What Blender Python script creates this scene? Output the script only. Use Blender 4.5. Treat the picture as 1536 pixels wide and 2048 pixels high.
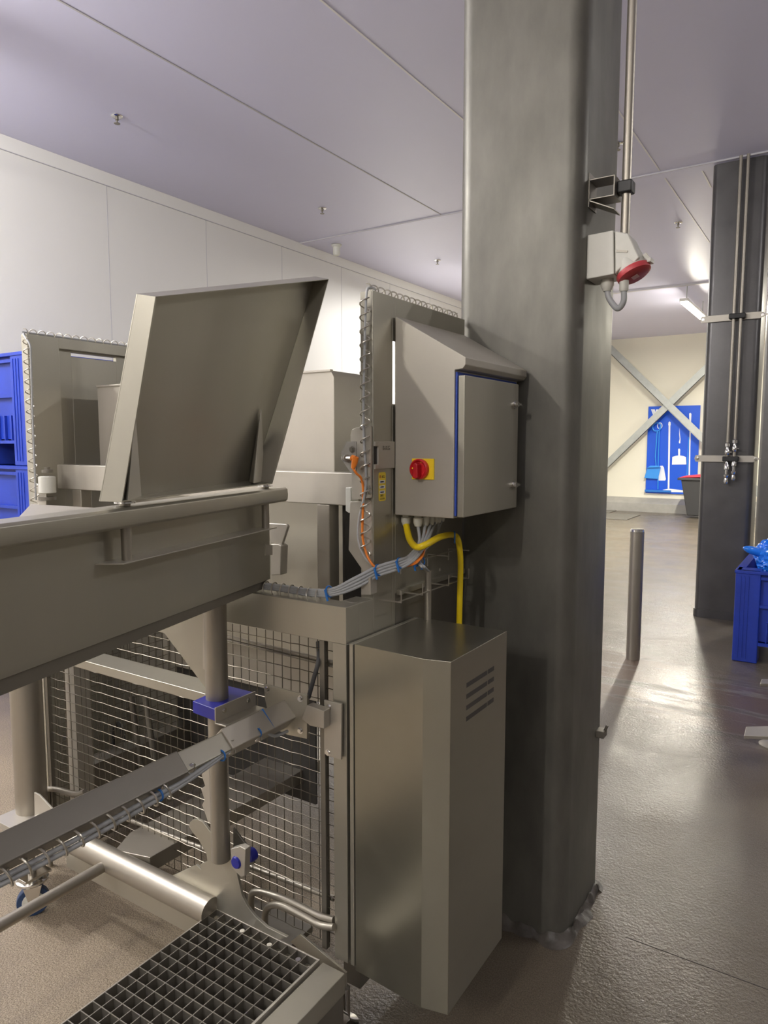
import bpy, bmesh, math, random
from mathutils import Vector, Matrix, noise
random.seed(7)
for o in list(bpy.data.objects): bpy.data.objects.remove(o)
SC = bpy.context.scene; COL = SC.collection
PI = math.pi; R = math.radians
# ------------------------------------------------------------------ camera
CAM = Vector((0, 0, 1.55)); F = 1420.0; TH = R(5.6); YAW = R(33.0)
fw = Vector((-math.sin(YAW)*math.cos(TH), math.cos(YAW)*math.cos(TH), -math.sin(TH)))
rt = Vector((math.cos(YAW), math.sin(YAW), 0)); up = rt.cross(fw)
cd = bpy.data.cameras.new('camera'); cam = bpy.data.objects.new('camera', cd); COL.objects.link(cam)
cd.sensor_fit = 'VERTICAL'; cd.sensor_height = 36; cd.lens = 36*F/2048; cd.clip_start = .02; cd.clip_end = 100
m = Matrix((rt, up, -fw)).transposed().to_4x4(); m.translation = CAM; cam.matrix_world = m
SC.camera = cam
# ------------------------------------------------------------------ view and world
SC.view_settings.view_transform = 'Standard'; SC.view_settings.look = 'None'
SC.view_settings.gamma = 1; SC.view_settings.exposure = 0.68; SC.view_settings.use_curve_mapping = False
W = bpy.data.worlds.new('world'); SC.world = W; W.use_nodes = True
W.node_tree.nodes['Background'].inputs[0].default_value = (.8, .85, 1, 1)
W.node_tree.nodes['Background'].inputs[1].default_value = .3
# light of the ceiling lamps (x, y, z, length, watts, colour)
LAMPS = [(-2.4, -2.7, 3.60, 1.5, 95, (1, .95, .87)), (-4.2, .5, 3.60, 1.5, 195, (1, .97, .93)),
         (-2.14, 12.35, 3.6, 1.75, 200, (1, .94, .78)), (1.6, 12.35, 3.6, 1.75, 150, (1, .94, .78)),
         (2.3, 4.2, 3.60, 1.5, 52, (.98, .96, .95)), (-4.2, 9.3, 3.60, 1.5, 105, (1, .97, .93)),  # second one added to brighten the left wall, hidden by the near column
         (1.6, -2.0, 3.60, 1.5, 32, (1, .95, .88)), (-.7, -3.6, 3.60, 1.5, 115, (1, .95, .87))]  # second one added to light the cabinet past the lid's shadow
# ------------------------------------------------------------------ rays on real planes (numbers measured from the photograph)
def ray(x, y): return fw + rt*((x-768)/F) - up*((y-1024)/F)
def on(ax, v, x, y):
    d = ray(x, y); return CAM + d*((v-CAM[ax])/d[ax])
def ux(v, x, y): return on(0, v, x, y)
def uy(v, x, y): return on(1, v, x, y)
def uz(v, x, y): return on(2, v, x, y)
# ------------------------------------------------------------------ materials
MATS = {}
def mat(name, col, rough=.5, metal=0, bump=0, bscale=60, stretch=(1, 1, 1), var=0, vscale=4, emit=0, spec=.5, trans=0, rvar=0, coat=0):
    if name in MATS: return MATS[name]
    m = bpy.data.materials.new(name); m.use_nodes = True; nt = m.node_tree; n = nt.nodes; l = nt.links
    b = n['Principled BSDF']; b.inputs['Base Color'].default_value = (*col, 1)
    b.inputs['Roughness'].default_value = rough; b.inputs['Metallic'].default_value = metal
    b.inputs['Specular IOR Level'].default_value = spec; b.inputs['Transmission Weight'].default_value = trans
    b.inputs['Coat Weight'].default_value = coat
    if emit:
        b.inputs['Emission Color'].default_value = (*col, 1); b.inputs['Emission Strength'].default_value = emit
    if bump or var or rvar:
        tc = n.new('ShaderNodeTexCoord'); mp = n.new('ShaderNodeMapping'); l.new(tc.outputs['Object'], mp.inputs[0])
        mp.inputs['Scale'].default_value = stretch
    if var:
        nz = n.new('ShaderNodeTexNoise'); nz.inputs['Scale'].default_value = vscale; nz.inputs['Detail'].default_value = 6
        nz.inputs['Roughness'].default_value = .6
        l.new(mp.outputs[0], nz.inputs['Vector']); mx = n.new('ShaderNodeMapRange')
        mx.inputs['From Min'].default_value = .3; mx.inputs['From Max'].default_value = .7
        mx.inputs['To Min'].default_value = 1-var; mx.inputs['To Max'].default_value = 1+var
        l.new(nz.outputs[0], mx.inputs[0]); hm = n.new('ShaderNodeMix'); hm.data_type = 'RGBA'; hm.blend_type = 'MULTIPLY'
        hm.inputs[0].default_value = 1; hm.inputs[6].default_value = (*col, 1)
        l.new(mx.outputs[0], hm.inputs[7]); l.new(hm.outputs[2], b.inputs['Base Color'])
    if rvar:
        nr = n.new('ShaderNodeTexNoise'); nr.inputs['Scale'].default_value = 5; nr.inputs['Detail'].default_value = 5
        l.new(mp.outputs[0], nr.inputs['Vector']); mr = n.new('ShaderNodeMapRange')
        mr.inputs['From Min'].default_value = .3; mr.inputs['From Max'].default_value = .7
        mr.inputs['To Min'].default_value = rough-rvar; mr.inputs['To Max'].default_value = rough+rvar
        l.new(nr.outputs[0], mr.inputs[0]); l.new(mr.outputs[0], b.inputs['Roughness'])
    if bump:
        nb = n.new('ShaderNodeTexNoise'); nb.inputs['Scale'].default_value = bscale; nb.inputs['Detail'].default_value = 3
        bp = n.new('ShaderNodeBump'); bp.inputs['Strength'].default_value = bump; bp.inputs['Distance'].default_value = .002
        l.new(mp.outputs[0], nb.inputs['Vector']); l.new(nb.outputs[0], bp.inputs['Height']); l.new(bp.outputs[0], b.inputs['Normal'])
    MATS[name] = m; return m
STEEL = mat('brushed steel', (.43, .41, .345), .38, .72, bump=.06, bscale=90, stretch=(1, 1, .12), var=.05, vscale=3, rvar=.05)
STEELB = mat('beadblasted steel', (.50, .47, .41), .42, .55, bump=.05, bscale=160, var=.04, rvar=.04)
STEELD = mat('dull steel', (.25, .232, .20), .42, .7, bump=.05, bscale=120, var=.06)
TUBE = mat('polished tube', (.40, .37, .315), .42, .8, bump=.03, bscale=120, var=.03)
WIRE = mat('steel wire', (.20, .18, .145), .35, .9)
COIL = mat('bright coil wire', (.52, .49, .43), .33, .8)
CHROME = mat('bright zinc', (.75, .74, .72), .16, 1)
SHINY = mat('shiny sheet', (.32, .305, .25), .28, .82, bump=.04, bscale=30, stretch=(1, .3, 1), var=.05)
CLAD = mat('column cladding', (.142, .137, .118), .45, .45, bump=.12, bscale=25, stretch=(1, 1, .4), var=.17, vscale=11, rvar=.08)
CLADF = mat('far column cladding', (.11, .107, .108), .38, .6, bump=.08, bscale=25, var=.10, vscale=5, rvar=.06)
GALV = mat('galvanised steel', (.42, .44, .43), .45, .5, var=.08, vscale=8)
GREYC = mat('grey cable sheath', (.40, .41, .42), .42)
DGREYC = mat('dark grey cable', (.10, .10, .105), .45)
YELC = mat('yellow cable sheath', (.85, .62, .01), .38)
ORGC = mat('orange cable sheath', (.90, .25, .03), .4)
TIE = mat('blue cable tie', (.02, .17, .55), .4)
BLUEP = mat('blue machined plastic', (.015, .02, .30), .4)
BLUES = mat('blue seal', (.03, .08, .45), .5)
CRATE = mat('blue crate plastic', (.013, .042, .37), .42, var=.12, vscale=6, bump=.1, bscale=40)
WHITEP = mat('white plastic', (.72, .72, .66), .4, var=.03)
SOCK = mat('grey white socket plastic', (.62, .61, .55), .45, var=.04)
BLACK = mat('black rubber', (.02, .02, .02), .5)
BINM = mat('black bin plastic', (.045, .045, .048), .5)
RED = mat('red plastic', (.62, .02, .025), .35)
REDD = mat('faded red plastic', (.50, .05, .06), .4)
REDL = mat('bright red lid', (.85, .05, .08), .45)
YEL = mat('yellow plate', (.92, .66, .02), .45)
STICK = mat('yellow sticker', (.88, .68, .06), .5)
INK = mat('black print', (.03, .03, .03), .6)
WINK = mat('white print', (.85, .88, .95), .6)
RINK = mat('red print', (.5, .03, .02), .6)
PINK = mat('purple print', (.28, .22, .50), .6)
BOARD = mat('blue board', (.0, .09, .72), .45)
TOOL = mat('light blue plastic', (.04, .30, .88), .4)
BAG = mat('blue film', (.02, .23, .95), .2, var=.15, vscale=9, coat=.4)
WALL = mat('white wall panel', (.80, .79, .76), .45, bump=.02, bscale=300, var=.012, vscale=1)
WALLF = mat('cream wall panel', (.84, .81, .70), .5, var=.012, vscale=1)
CEIL = mat('ceiling panel', (.68, .675, .86), .42, var=.012, vscale=1)
JOINT = mat('ceiling joint profile', (.80, .78, .80), .4)
GROOVE = mat('panel groove', (.55, .54, .57), .6)
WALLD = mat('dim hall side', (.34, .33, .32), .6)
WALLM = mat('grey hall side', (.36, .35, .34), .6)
CURB = mat('curb concrete', (.40, .39, .37), .6, var=.1, vscale=6)
MORT = mat('rough mortar', (.085, .075, .065), .45, bump=1, bscale=40, var=.4, vscale=20)
DARK = mat('dark void shade', (.05, .047, .043), .5)  # near-black colour stands for the shade in the machine's hollows and slots
LAMPW = mat('lamp housing', (.8, .8, .76), .5)
TUBEL = mat('lit lamp diffuser', (1, .95, .80), .4, emit=14)
CLEAR = mat('clear plastic', (.55, .53, .50), .12, trans=.55)

def floor_material():
    m = bpy.data.materials.new('speckled epoxy floor'); m.use_nodes = True; nt = m.node_tree; n = nt.nodes; l = nt.links
    b = n['Principled BSDF']; tc = n.new('ShaderNodeTexCoord')
    def noise_(scale, detail=4, vec=None, rough=.6):
        a = n.new('ShaderNodeTexNoise'); a.inputs['Scale'].default_value = scale; a.inputs['Detail'].default_value = detail
        a.inputs['Roughness'].default_value = rough
        l.new(vec or tc.outputs['Object'], a.inputs['Vector']); return a.outputs[0]
    def rng(src, a, b_, c, d):
        r = n.new('ShaderNodeMapRange'); r.clamp = True
        for i, v in zip(('From Min', 'From Max', 'To Min', 'To Max'), (a, b_, c, d)): r.inputs[i].default_value = v
        l.new(src, r.inputs[0]); return r.outputs[0]
    def math_(op, a, b_):
        q = n.new('ShaderNodeMath'); q.operation = op
        for i, v in enumerate((a, b_)):
            if isinstance(v, (int, float)): q.inputs[i].default_value = v
            else: l.new(v, q.inputs[i])
        return q.outputs[0]
    def mixc(f, a, b_):
        q = n.new('ShaderNodeMix'); q.data_type = 'RGBA'
        if isinstance(f, (int, float)): q.inputs[0].default_value = f
        else: l.new(f, q.inputs[0])
        for i, v in ((6, a), (7, b_)):
            if isinstance(v, tuple): q.inputs[i].default_value = (*v, 1)
            else: l.new(v, q.inputs[i])
        return q.outputs[2]
    sep = n.new('ShaderNodeSeparateXYZ'); l.new(tc.outputs['Object'], sep.inputs[0])
    spk = rng(noise_(260, 3), .38, .62, 0, 1)
    col = mixc(spk, (.13, .098, .064), (.42, .345, .245))
    spk2 = rng(noise_(520, 2), .62, .70, 0, 1)
    col = mixc(spk2, col, (.48, .43, .34))
    big = rng(noise_(1.6, 5), .35, .65, 0, .35)
    col = mixc(big, col, (.16, .13, .095))
    # wet part of the hall: x beyond the column row, broken up by noise
    wet = rng(math_('ADD', sep.outputs[0], math_('MULTIPLY', noise_(2.2, 5), .9)), -1.05, -.55, 0, 1)
    wet2 = rng(math_('ADD', sep.outputs[1], math_('MULTIPLY', noise_(1.4, 4), 1.2)), 2.3, 3.0, 0, 1)
    wet = math_('MAXIMUM', wet, wet2)
    # puddle band of thin pinkish water between the bollard and the crate
    mp = n.new('ShaderNodeMapping'); mp.inputs['Rotation'].default_value = (0, 0, R(12)); mp.inputs['Scale'].default_value = (.9, 5, 1)
    l.new(tc.outputs['Object'], mp.inputs[0])
    streak = noise_(1.3, 6, mp.outputs[0])
    py = math_('ADD', sep.outputs[1], math_('MULTIPLY', sep.outputs[0], .35))
    band = math_('MULTIPLY', rng(py, 3.7, 4.0, 0, 1), rng(py, 4.75, 5.0, 1, 0))
    pud = math_('MULTIPLY', band, rng(streak, .44, .50, 0, 1))
    col = mixc(math_('MULTIPLY', pud, .55), col, (.40, .22, .15))
    st2 = math_('MULTIPLY', rng(streak, .40, .44, 0, 1), rng(streak, .46, .49, 1, 0))
    foam = math_('MULTIPLY', st2, band)
    col = mixc(math_('MULTIPLY', foam, .5), col, (.75, .70, .62))
    far = math_('MULTIPLY', rng(sep.outputs[1], 5, 8, 0, .5), rng(streak, .5, .6, 0, 1))
    col = mixc(far, col, (.33, .31, .30))
    col = mixc(math_('MULTIPLY', wet, .66), col, (.06, .049, .036))  # wet darkening, deepened to paint in the shade on the right floor
    l.new(col, b.inputs['Base Color'])
    rough = math_('SUBTRACT', .58, math_('MULTIPLY', wet, .14))
    l.new(math_('MULTIPLY', wet, rng(noise_(2.5, 6), .35, .65, .2, .75)), b.inputs['Coat Weight']); b.inputs['Coat Roughness'].default_value = .14
    rough = math_('SUBTRACT', rough, math_('MULTIPLY', pud, .03))
    l.new(rough, b.inputs['Roughness'])
    bp = n.new('ShaderNodeBump'); bp.inputs['Distance'].default_value = .004
    l.new(math_('SUBTRACT', .60, math_('MULTIPLY', pud, .22)), bp.inputs['Strength'])
    l.new(math_('ADD', noise_(85, 4), math_('MULTIPLY', noise_(18, 3), .8)), bp.inputs['Height'])
    l.new(bp.outputs[0], b.inputs['Normal']); l.new(bp.outputs[0], b.inputs['Coat Normal'])
    return m
FLOOR = floor_material()

# ------------------------------------------------------------------ mesh helpers
def V(*a): return Vector(a)
class MB:
    def __init__(s): s.bm = bmesh.new()
    def hexa(s, c):                        # eight corners: bottom four, top four
        v = [s.bm.verts.new(p) for p in c]
        for f in ((3, 2, 1, 0), (4, 5, 6, 7), (0, 1, 5, 4), (1, 2, 6, 5), (2, 3, 7, 6), (3, 0, 4, 7)): s.bm.faces.new([v[i] for i in f])
        return s
    def box(s, x0, x1, y0, y1, z0, z1):
        return s.hexa([(x0, y0, z0), (x1, y0, z0), (x1, y1, z0), (x0, y1, z0), (x0, y0, z1), (x1, y0, z1), (x1, y1, z1), (x0, y1, z1)])
    def prism(s, pts, d):                  # polygon swept by vector d
        d = Vector(d); a = [s.bm.verts.new(p) for p in pts]; b = [s.bm.verts.new(Vector(p)+d) for p in pts]; n = len(pts)
        s.bm.faces.new(a[::-1]); s.bm.faces.new(b)
        for i in range(n): s.bm.faces.new((a[i], a[(i+1) % n], b[(i+1) % n], b[i]))
        return s
    def tube(s, pts, r, seg=8, closed=False, cap=True):
        pts = [Vector(p) for p in pts]; n = len(pts); rs = r if isinstance(r, (list, tuple)) else [r]*n
        prev = None; rings = []
        for i, p in enumerate(pts):
            if closed: t = pts[(i+1) % n]-pts[i-1]
            else: t = pts[min(i+1, n-1)]-pts[max(i-1, 0)]
            t.normalize()
            if prev is None:
                a = Vector((0, 0, 1)) if abs(t.z) < .9 else Vector((1, 0, 0)); nn = (a-t*a.dot(t)).normalized()
            else: nn = (prev-t*prev.dot(t)).normalized()
            prev = nn; bb = t.cross(nn)
            rings.append([s.bm.verts.new(p+(nn*math.cos(2*PI*k/seg)+bb*math.sin(2*PI*k/seg))*rs[i]) for k in range(seg)])
        m = n if closed else n-1
        for i in range(m):
            A = rings[i]; B = rings[(i+1) % n]
            for k in range(seg): s.bm.faces.new((A[k], A[(k+1) % seg], B[(k+1) % seg], B[k]))
        if cap and not closed:
            s.bm.faces.new(rings[0][::-1]); s.bm.faces.new(rings[-1])
        return s
    def cyl(s, a, b, r, seg=20): return s.tube([a, b], r, seg)
    def lathe(s, c, prof, axis=(0, 0, 1), seg=24):     # prof: (radius, height)
        ax = Vector(axis).normalized(); a = Vector((0, 0, 1)) if abs(ax.z) < .9 else Vector((1, 0, 0))
        e1 = (a-ax*a.dot(ax)).normalized(); e2 = ax.cross(e1); c = Vector(c); rings = []
        for r, h in prof: rings.append([s.bm.verts.new(c+ax*h+(e1*math.cos(2*PI*k/seg)+e2*math.sin(2*PI*k/seg))*max(r, 1e-4)) for k in range(seg)])
        for A, B in zip(rings, rings[1:]):
            for k in range(seg): s.bm.faces.new((A[k], A[(k+1) % seg], B[(k+1) % seg], B[k]))
        s.bm.faces.new(rings[0][::-1]); s.bm.faces.new(rings[-1]); return s
    def beam(s, a, b, w, h, upv=(0, 0, 1)):            # rectangular bar between two points
        a = Vector(a); b = Vector(b); t = (b-a).normalized(); u = Vector(upv); u = (u-t*u.dot(t)).normalized(); q = t.cross(u)
        c = []
        for p in (a, b): c.append([p-q*w/2-u*h/2, p+q*w/2-u*h/2, p+q*w/2+u*h/2, p-q*w/2+u*h/2])
        return s.hexa([c[0][0], c[0][1], c[1][1], c[1][0], c[0][3], c[0][2], c[1][2], c[1][3]])
    def bolt(s, p, d, r=.007, h=.006):
        return s.lathe(p, [(r*1.5, 0), (r*1.5, h*.25), (r, h*.3), (r, h)], d, 6)
    def groups(s, gap=.0015):              # loose pieces whose boxes do not touch
        seen = {}; isl = []
        for v in s.bm.verts:
            if v in seen: continue
            st = [v]; seen[v] = len(isl); lo = list(v.co); hi = list(v.co); vs = []
            while st:
                q = st.pop(); vs.append(q)
                for i in range(3): lo[i] = min(lo[i], q.co[i]); hi[i] = max(hi[i], q.co[i])
                for e in q.link_edges:
                    w = e.other_vert(q)
                    if w not in seen: seen[w] = len(isl); st.append(w)
            isl.append((lo, hi, vs))
        par = list(range(len(isl)))
        def find(i):
            while par[i] != i: i = par[i]
            return i
        if len(isl) > 130: return None
        for i in range(len(isl)):
            for j in range(i):
                if all(isl[i][0][k]-gap <= isl[j][1][k] and isl[j][0][k]-gap <= isl[i][1][k] for k in range(3)): par[find(i)] = find(j)
        g = {}
        for i in range(len(isl)): g.setdefault(find(i), []).extend(isl[i][2])
        return list(g.values())
    def build(s, name, m, parent=None, bev=0, smooth=True, seg=2, origin=None, ang=40):
        if parent is not None:
            g = s.groups()
            if g and 1 < len(g) <= 60:
                out = []
                for vs in g:
                    q = MB(); mp = {v: q.bm.verts.new(v.co) for v in vs}; fs = {f for v in vs for f in v.link_faces}
                    for f in fs: q.bm.faces.new([mp[v] for v in f.verts])
                    out.append(q._build(name, m, parent, bev, smooth, seg, origin, ang))
                s.bm.free(); return out[0]
        return s._build(name, m, parent, bev, smooth, seg, origin, ang)
    def _build(s, name, m, parent=None, bev=0, smooth=True, seg=2, origin=None, ang=40):
        bmesh.ops.recalc_face_normals(s.bm, faces=s.bm.faces)
        me = bpy.data.meshes.new(name)
        if parent is not None: off = world_loc(parent)
        elif origin is not None: off = Vector(origin)
        else:
            xs = [v.co for v in s.bm.verts]; lo = [min(c[i] for c in xs) for i in range(3)]; hi = [max(c[i] for c in xs) for i in range(3)]
            off = Vector(((lo[0]+hi[0])/2, (lo[1]+hi[1])/2, lo[2]))
        bmesh.ops.translate(s.bm, vec=-off, verts=s.bm.verts)
        s.bm.to_mesh(me); s.bm.free(); o = bpy.data.objects.new(name, me); COL.objects.link(o); me.materials.append(m)
        if parent is not None: o.parent = parent
        else: o.location = off
        if smooth:
            me.polygons.foreach_set('use_smooth', [True]*len(me.polygons)); me.set_sharp_from_angle(angle=R(ang))
        if bev:
            b = o.modifiers.new('bevel', 'BEVEL'); b.width = bev; b.segments = seg; b.limit_method = 'ANGLE'; b.angle_limit = R(35); b.harden_normals = True
        return o
def world_loc(o):
    v = Vector(o.location)
    while o.parent: o = o.parent; v = v+o.location
    return v
def tag(o, label, cat, group=None, kind=None):
    o['label'] = label
    if cat: o['category'] = cat
    if group: o['group'] = group
    if kind: o['kind'] = kind
    return o
def thing(name, loc, label, cat, group=None):
    o = bpy.data.objects.new(name, None); COL.objects.link(o); o.location = loc; o.empty_display_size = .1
    return tag(o, label, cat, group)
def structure(o, label=None):
    o['kind'] = 'structure'
    if label: o['label'] = label
    return o
def copy_tree(o, parent=None, loc=None):
    c = o.copy(); COL.objects.link(c)
    if parent is not None: c.parent = parent
    if loc is not None: c.location = loc
    for ch in list(o.children): copy_tree(ch, c)
    return c
def smooth_path(pts, n=8):                 # Catmull-Rom
    pts = [Vector(p) for p in pts]; P = [pts[0]*2-pts[1]]+pts+[pts[-1]*2-pts[-2]]; out = []
    for i in range(1, len(P)-2):
        a, b, c, d = P[i-1:i+3]
        for k in range(n):
            t = k/n; out.append(.5*((2*b)+(c-a)*t+(2*a-5*b+4*c-d)*t*t+(3*b-a-3*c+d)*t**3))
    out.append(pts[-1]); return out
def helix(p0, p1, r, turns, phase=0, n=14, d1=None):
    p0 = Vector(p0); p1 = Vector(p1); ax = (p1-p0).normalized(); a = Vector((0, 0, 1)) if abs(ax.z) < .9 else Vector((1, 0, 0))
    e1 = (a-ax*a.dot(ax)).normalized(); e2 = ax.cross(e1); N = int(turns*n)
    return [p0.lerp(p1, i/N)+(e1*math.cos(2*PI*i/n+phase)+e2*math.sin(2*PI*i/n+phase))*r for i in range(N+1)]
def roundrect(x0, x1, y0, y1, r, z, k=5):
    pts = []
    for cx, cy, a0 in ((x1-r, y1-r, 0), (x0+r, y1-r, 90), (x0+r, y0+r, 180), (x1-r, y0+r, 270)):
        for i in range(k+1):
            a = R(a0+90*i/k); pts.append(V(cx+r*math.cos(a), cy+r*math.sin(a), z))
    return pts
def text(name, s, size, origin, xdir, ydir, m, parent, depth=.0003, align='LEFT'):
    cu = bpy.data.curves.new('tmp', 'FONT'); cu.body = s; cu.size = size; cu.extrude = depth; cu.align_x = align
    t = bpy.data.objects.new('tmp', cu); me = bpy.data.meshes.new_from_object(t); bpy.data.objects.remove(t)
    me.name = name; xd = Vector(xdir).normalized(); yd = Vector(ydir).normalized(); zd = xd.cross(yd)
    M = Matrix((xd, yd, zd)).transposed().to_4x4(); M.translation = Vector(origin)-world_loc(parent); me.transform(M)
    o = bpy.data.objects.new(name, me); COL.objects.link(o); o.parent = parent; me.materials.clear(); me.materials.append(m); return o

# ================================================================== SETTING
X0, X1, Y0, Y1, ZC = -5.54, 7.5, -5.5, 16.75, 3.89
structure(MB().box(X0-.2, X1+.2, Y0-.2, Y1+.2, -.2, 0).build('floor', FLOOR, origin=(0, 0, 0), smooth=False))
structure(MB().box(X0-.2, X1+.2, Y0-.2, Y1+.2, ZC, ZC+.2).build('ceiling', CEIL, smooth=False))
structure(MB().box(X0-.2, X0, Y0, Y1, 0, ZC).build('wall_left', WALL, smooth=False))
structure(MB().box(X0-.2, X1+.2, Y1, Y1+.2, 0, ZC).build('wall_back', WALLF, smooth=False))
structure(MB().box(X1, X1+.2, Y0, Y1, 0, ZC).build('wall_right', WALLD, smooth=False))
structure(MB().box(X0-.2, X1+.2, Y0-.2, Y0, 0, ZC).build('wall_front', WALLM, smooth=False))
tn = [0]
def trim(mb, m, label=None):
    tn[0] += 1; return structure(mb.build('trim_%d' % tn[0], m, smooth=False), label)
yj = uz(0, 1300, 1892).y
trim(MB().box(-.5, X1, yj-.0015, yj+.0015, 0, .0006), mat('floor joint', (.05, .045, .04), .6), 'thin dark joint line in the floor beside the near column')
# curb along the far wall
trim(MB().prism([V(X0, 16.44, 0), V(X0, 16.44, .19), V(X0, 16.70, .30), V(X0, Y1, .30), V(X0, Y1, 0)], (X1-X0, 0, 0)), CURB, 'grey concrete curb along the foot of the far wall')
# top profile on the left wall, panel joints
trim(MB().box(X0, X0+.012, Y0, Y1, ZC-.11, ZC-.001), WALL); trim(MB().box(X0, X0+.0135, Y0, Y1, ZC-.114, ZC-.11), GROOVE)
for y in (1.78, 2.93, 4.08, 5.23, 6.38, 7.53, 8.68, 9.83): trim(MB().box(X0, X0+.0015, y, y+.005, 0, ZC-.11), GROOVE)
for x, m, a, b in ((-3.64, GROOVE, Y0, 6.68), (-2.47, JOINT, Y0, 6.68), (-1.485, JOINT, Y0, 6.66), (-1.485, JOINT, 6.80, 9.3), (-1.178, JOINT, 6.70, 7.35), (.0, JOINT, Y0, 6.68), (1.3, JOINT, Y0, 6.68)):
    trim(MB().box(x-.006, x+.006, a, b, ZC-.004, ZC-.0005), m)
trim(MB().box(X0, X1, 6.70, 6.84, ZC-.012, ZC-.0005), CEIL); trim(MB().box(X0, X1, 6.69, 6.70, ZC-.014, ZC-.0005), GROOVE)
trim(MB().box(X0, X1, 11.46, 11.52, ZC-.03, ZC-.0005), GROOVE)

# ------------------------------------------------------------------ ceiling lamps
vis = {2: 'lit tube lamp hanging by the far wall, glaring beside the far column'}
for i, (x, y, z, L, w, c) in enumerate(LAMPS):
    t = thing('ceiling_lamp', (x, y, z), vis.get(i, 'lit tube lamp under the ceiling, row %s' % ['above the near left floor', 'along the near left wall', '', 'at the far right', 'right of the crate', 'added to brighten the left wall, hidden behind the near column', 'behind the viewer at the right', 'added straight behind the viewer to light the cabinet'][i]), 'lamp', 'lit ceiling lamps')
    MB().box(x-.06, x+.06, y-L/2-.05, y+L/2+.05, z+.03, z+.07).build('housing', LAMPW, t, bev=.006)
    MB().box(x-.05, x+.05, y-L/2, y+L/2, z+.002, z+.03).build('diffuser', TUBEL, t, bev=.008)
    mb = MB()
    for s in (-1, 1): mb.cyl((x, y+s*L*.4, z+.07), (x, y+s*L*.4, ZC), .006, 8)
    mb.build('hanger', GALV, t)
    for sgn in (-1, 1) if i in (0, 1, 4, 6, 7) else ((0,) if i == 5 else (0, -1, 1)):
        far = sgn == 0
        ld = bpy.data.lights.new('lamp_light', 'AREA' if far else 'POINT'); ld.color = c
        ld.energy = (w if i == 5 else w*.95) if far else (w*.07 if i in (2, 3) else w/2)
        if far: ld.shape = 'RECTANGLE'; ld.size = .11; ld.size_y = L
        else: ld.shadow_soft_size = .04
        lo = bpy.data.objects.new('lamp_light', ld); COL.objects.link(lo); lo.parent = t; lo.location = (0, sgn*L/4, -.004 if far else -.045)

# ------------------------------------------------------------------ sprinklers and detector
sp = [((-4.535, 3.452), 'nearest ceiling sprinkler, high at the left of the photo'), ((-4.545, 5.86), 'ceiling sprinkler above the raised lid, second along the left wall row'),
      ((-4.555, 8.28), 'farthest sprinkler of the left wall row, right of the ceiling sensor'), ((-1.635, 5.89), 'ceiling sprinkler half hidden behind the conduit of the near column'),
      ((-1.64, 8.30), 'ceiling sprinkler between the near column and the far column')]
s0 = None
for (x, y), lab in sp:
    if s0 is None:
        s0 = thing('sprinkler', (x, y, ZC), lab, 'sprinkler', 'ceiling sprinklers')
        MB().lathe((x, y, ZC), [(.042, 0), (.042, -.004), (.036, -.010), (.02, -.012)], seg=20).build('rosette', CHROME, s0)
        MB().lathe((x, y, ZC), [(.013, -.01), (.013, -.03), (.006, -.032), (.006, -.052)], seg=10).build('nozzle', STEELD, s0)
        MB().lathe((x, y, ZC), [(.022, -.052), (.022, -.055)], seg=12).build('deflector', STEELD, s0)
    else:
        c = copy_tree(s0, loc=(x, y, ZC)); c['label'] = lab
t = thing('ceiling_sensor', (-5.22, 7.0, ZC), 'small white cylindrical sensor on the ceiling beside the left wall', 'sensor')
MB().lathe((-5.22, 7.0, ZC), [(.055, 0), (.055, -.02), (.042, -.03), (.042, -.11), (.03, -.125)]).build('sensor_body', WHITEP, t)
MB().lathe((-5.22, 7.0, ZC), [(.062, -.0), (.062, -.008)]).build('mounting_plate', WHITEP, t)

# ================================================================== COLUMNS
def column(x0, x1, y0, y1, m, label):
    t = thing('column', ((x0+x1)/2, (y0+y1)/2, 0), label, 'column')
    MB().prism(roundrect(x0, x1, y0, y1, .05, .0, 6), (0, 0, ZC)).build('cladding', m, t)
    return t
c1 = column(-1.045, -.655, 2.02, 2.40, CLAD, 'large grey steel-clad column beside the control cabinet')
c2 = column(-1.075, -.655, 6.75, 7.13, CLADF, 'dark steel-clad column with two pipes, behind the blue crate')
c3 = column(-1.06, -.66, 11.55, 11.95, CLADF, 'farthest dark column, at the right edge of the photo')
for c, (a, b, d, e) in ((c2, (-1.085, -.645, 6.74, 7.14)),):
    MB().prism(roundrect(a, b, d, e, .055, 0), (0, 0, .07)).build('base_skirt', CLADF, c)
mb = MB()                                             # rough sealing mortar round the near column foot
def collar(pts, zt):
    n = len(pts); rows = []
    for k, (off, zf) in enumerate(((.0, 1), (.006, .8), (.014, .35), (.024, 0))):
        row = []
        for i, (p, nn) in enumerate(pts):
            j = noise.noise(V(i*.16, k*.5, 3)); j2 = noise.noise(V(i*.22, k*.4, 9))
            row.append(mb.bm.verts.new(p+nn*(off*(1+.9*j)+.001)+V(0, 0, max(zf*zt*(1+.9*j2+.5*j), .0005))))
        rows.append(row)
    for A, B in zip(rows, rows[1:]):
        for i in range(n-1): mb.bm.faces.new((A[i], A[i+1], B[i+1], B[i]))
pts = []; rp = roundrect(-1.045, -.655, 2.02, 2.40, .05, 0, 6); m_ = len(rp)
for i in range(m_):
    a, b = rp[i], rp[(i+1) % m_]; L = (b-a).length; k = max(1, int(L/.008))
    for q in range(k):
        p = a.lerp(b, q/k); d = (b-a).normalized(); pts.append((p, V(d.y, -d.x, 0)))
pts.append(pts[0]); collar(pts, .026)
mb.build('base_mortar', MORT, c1)
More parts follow.
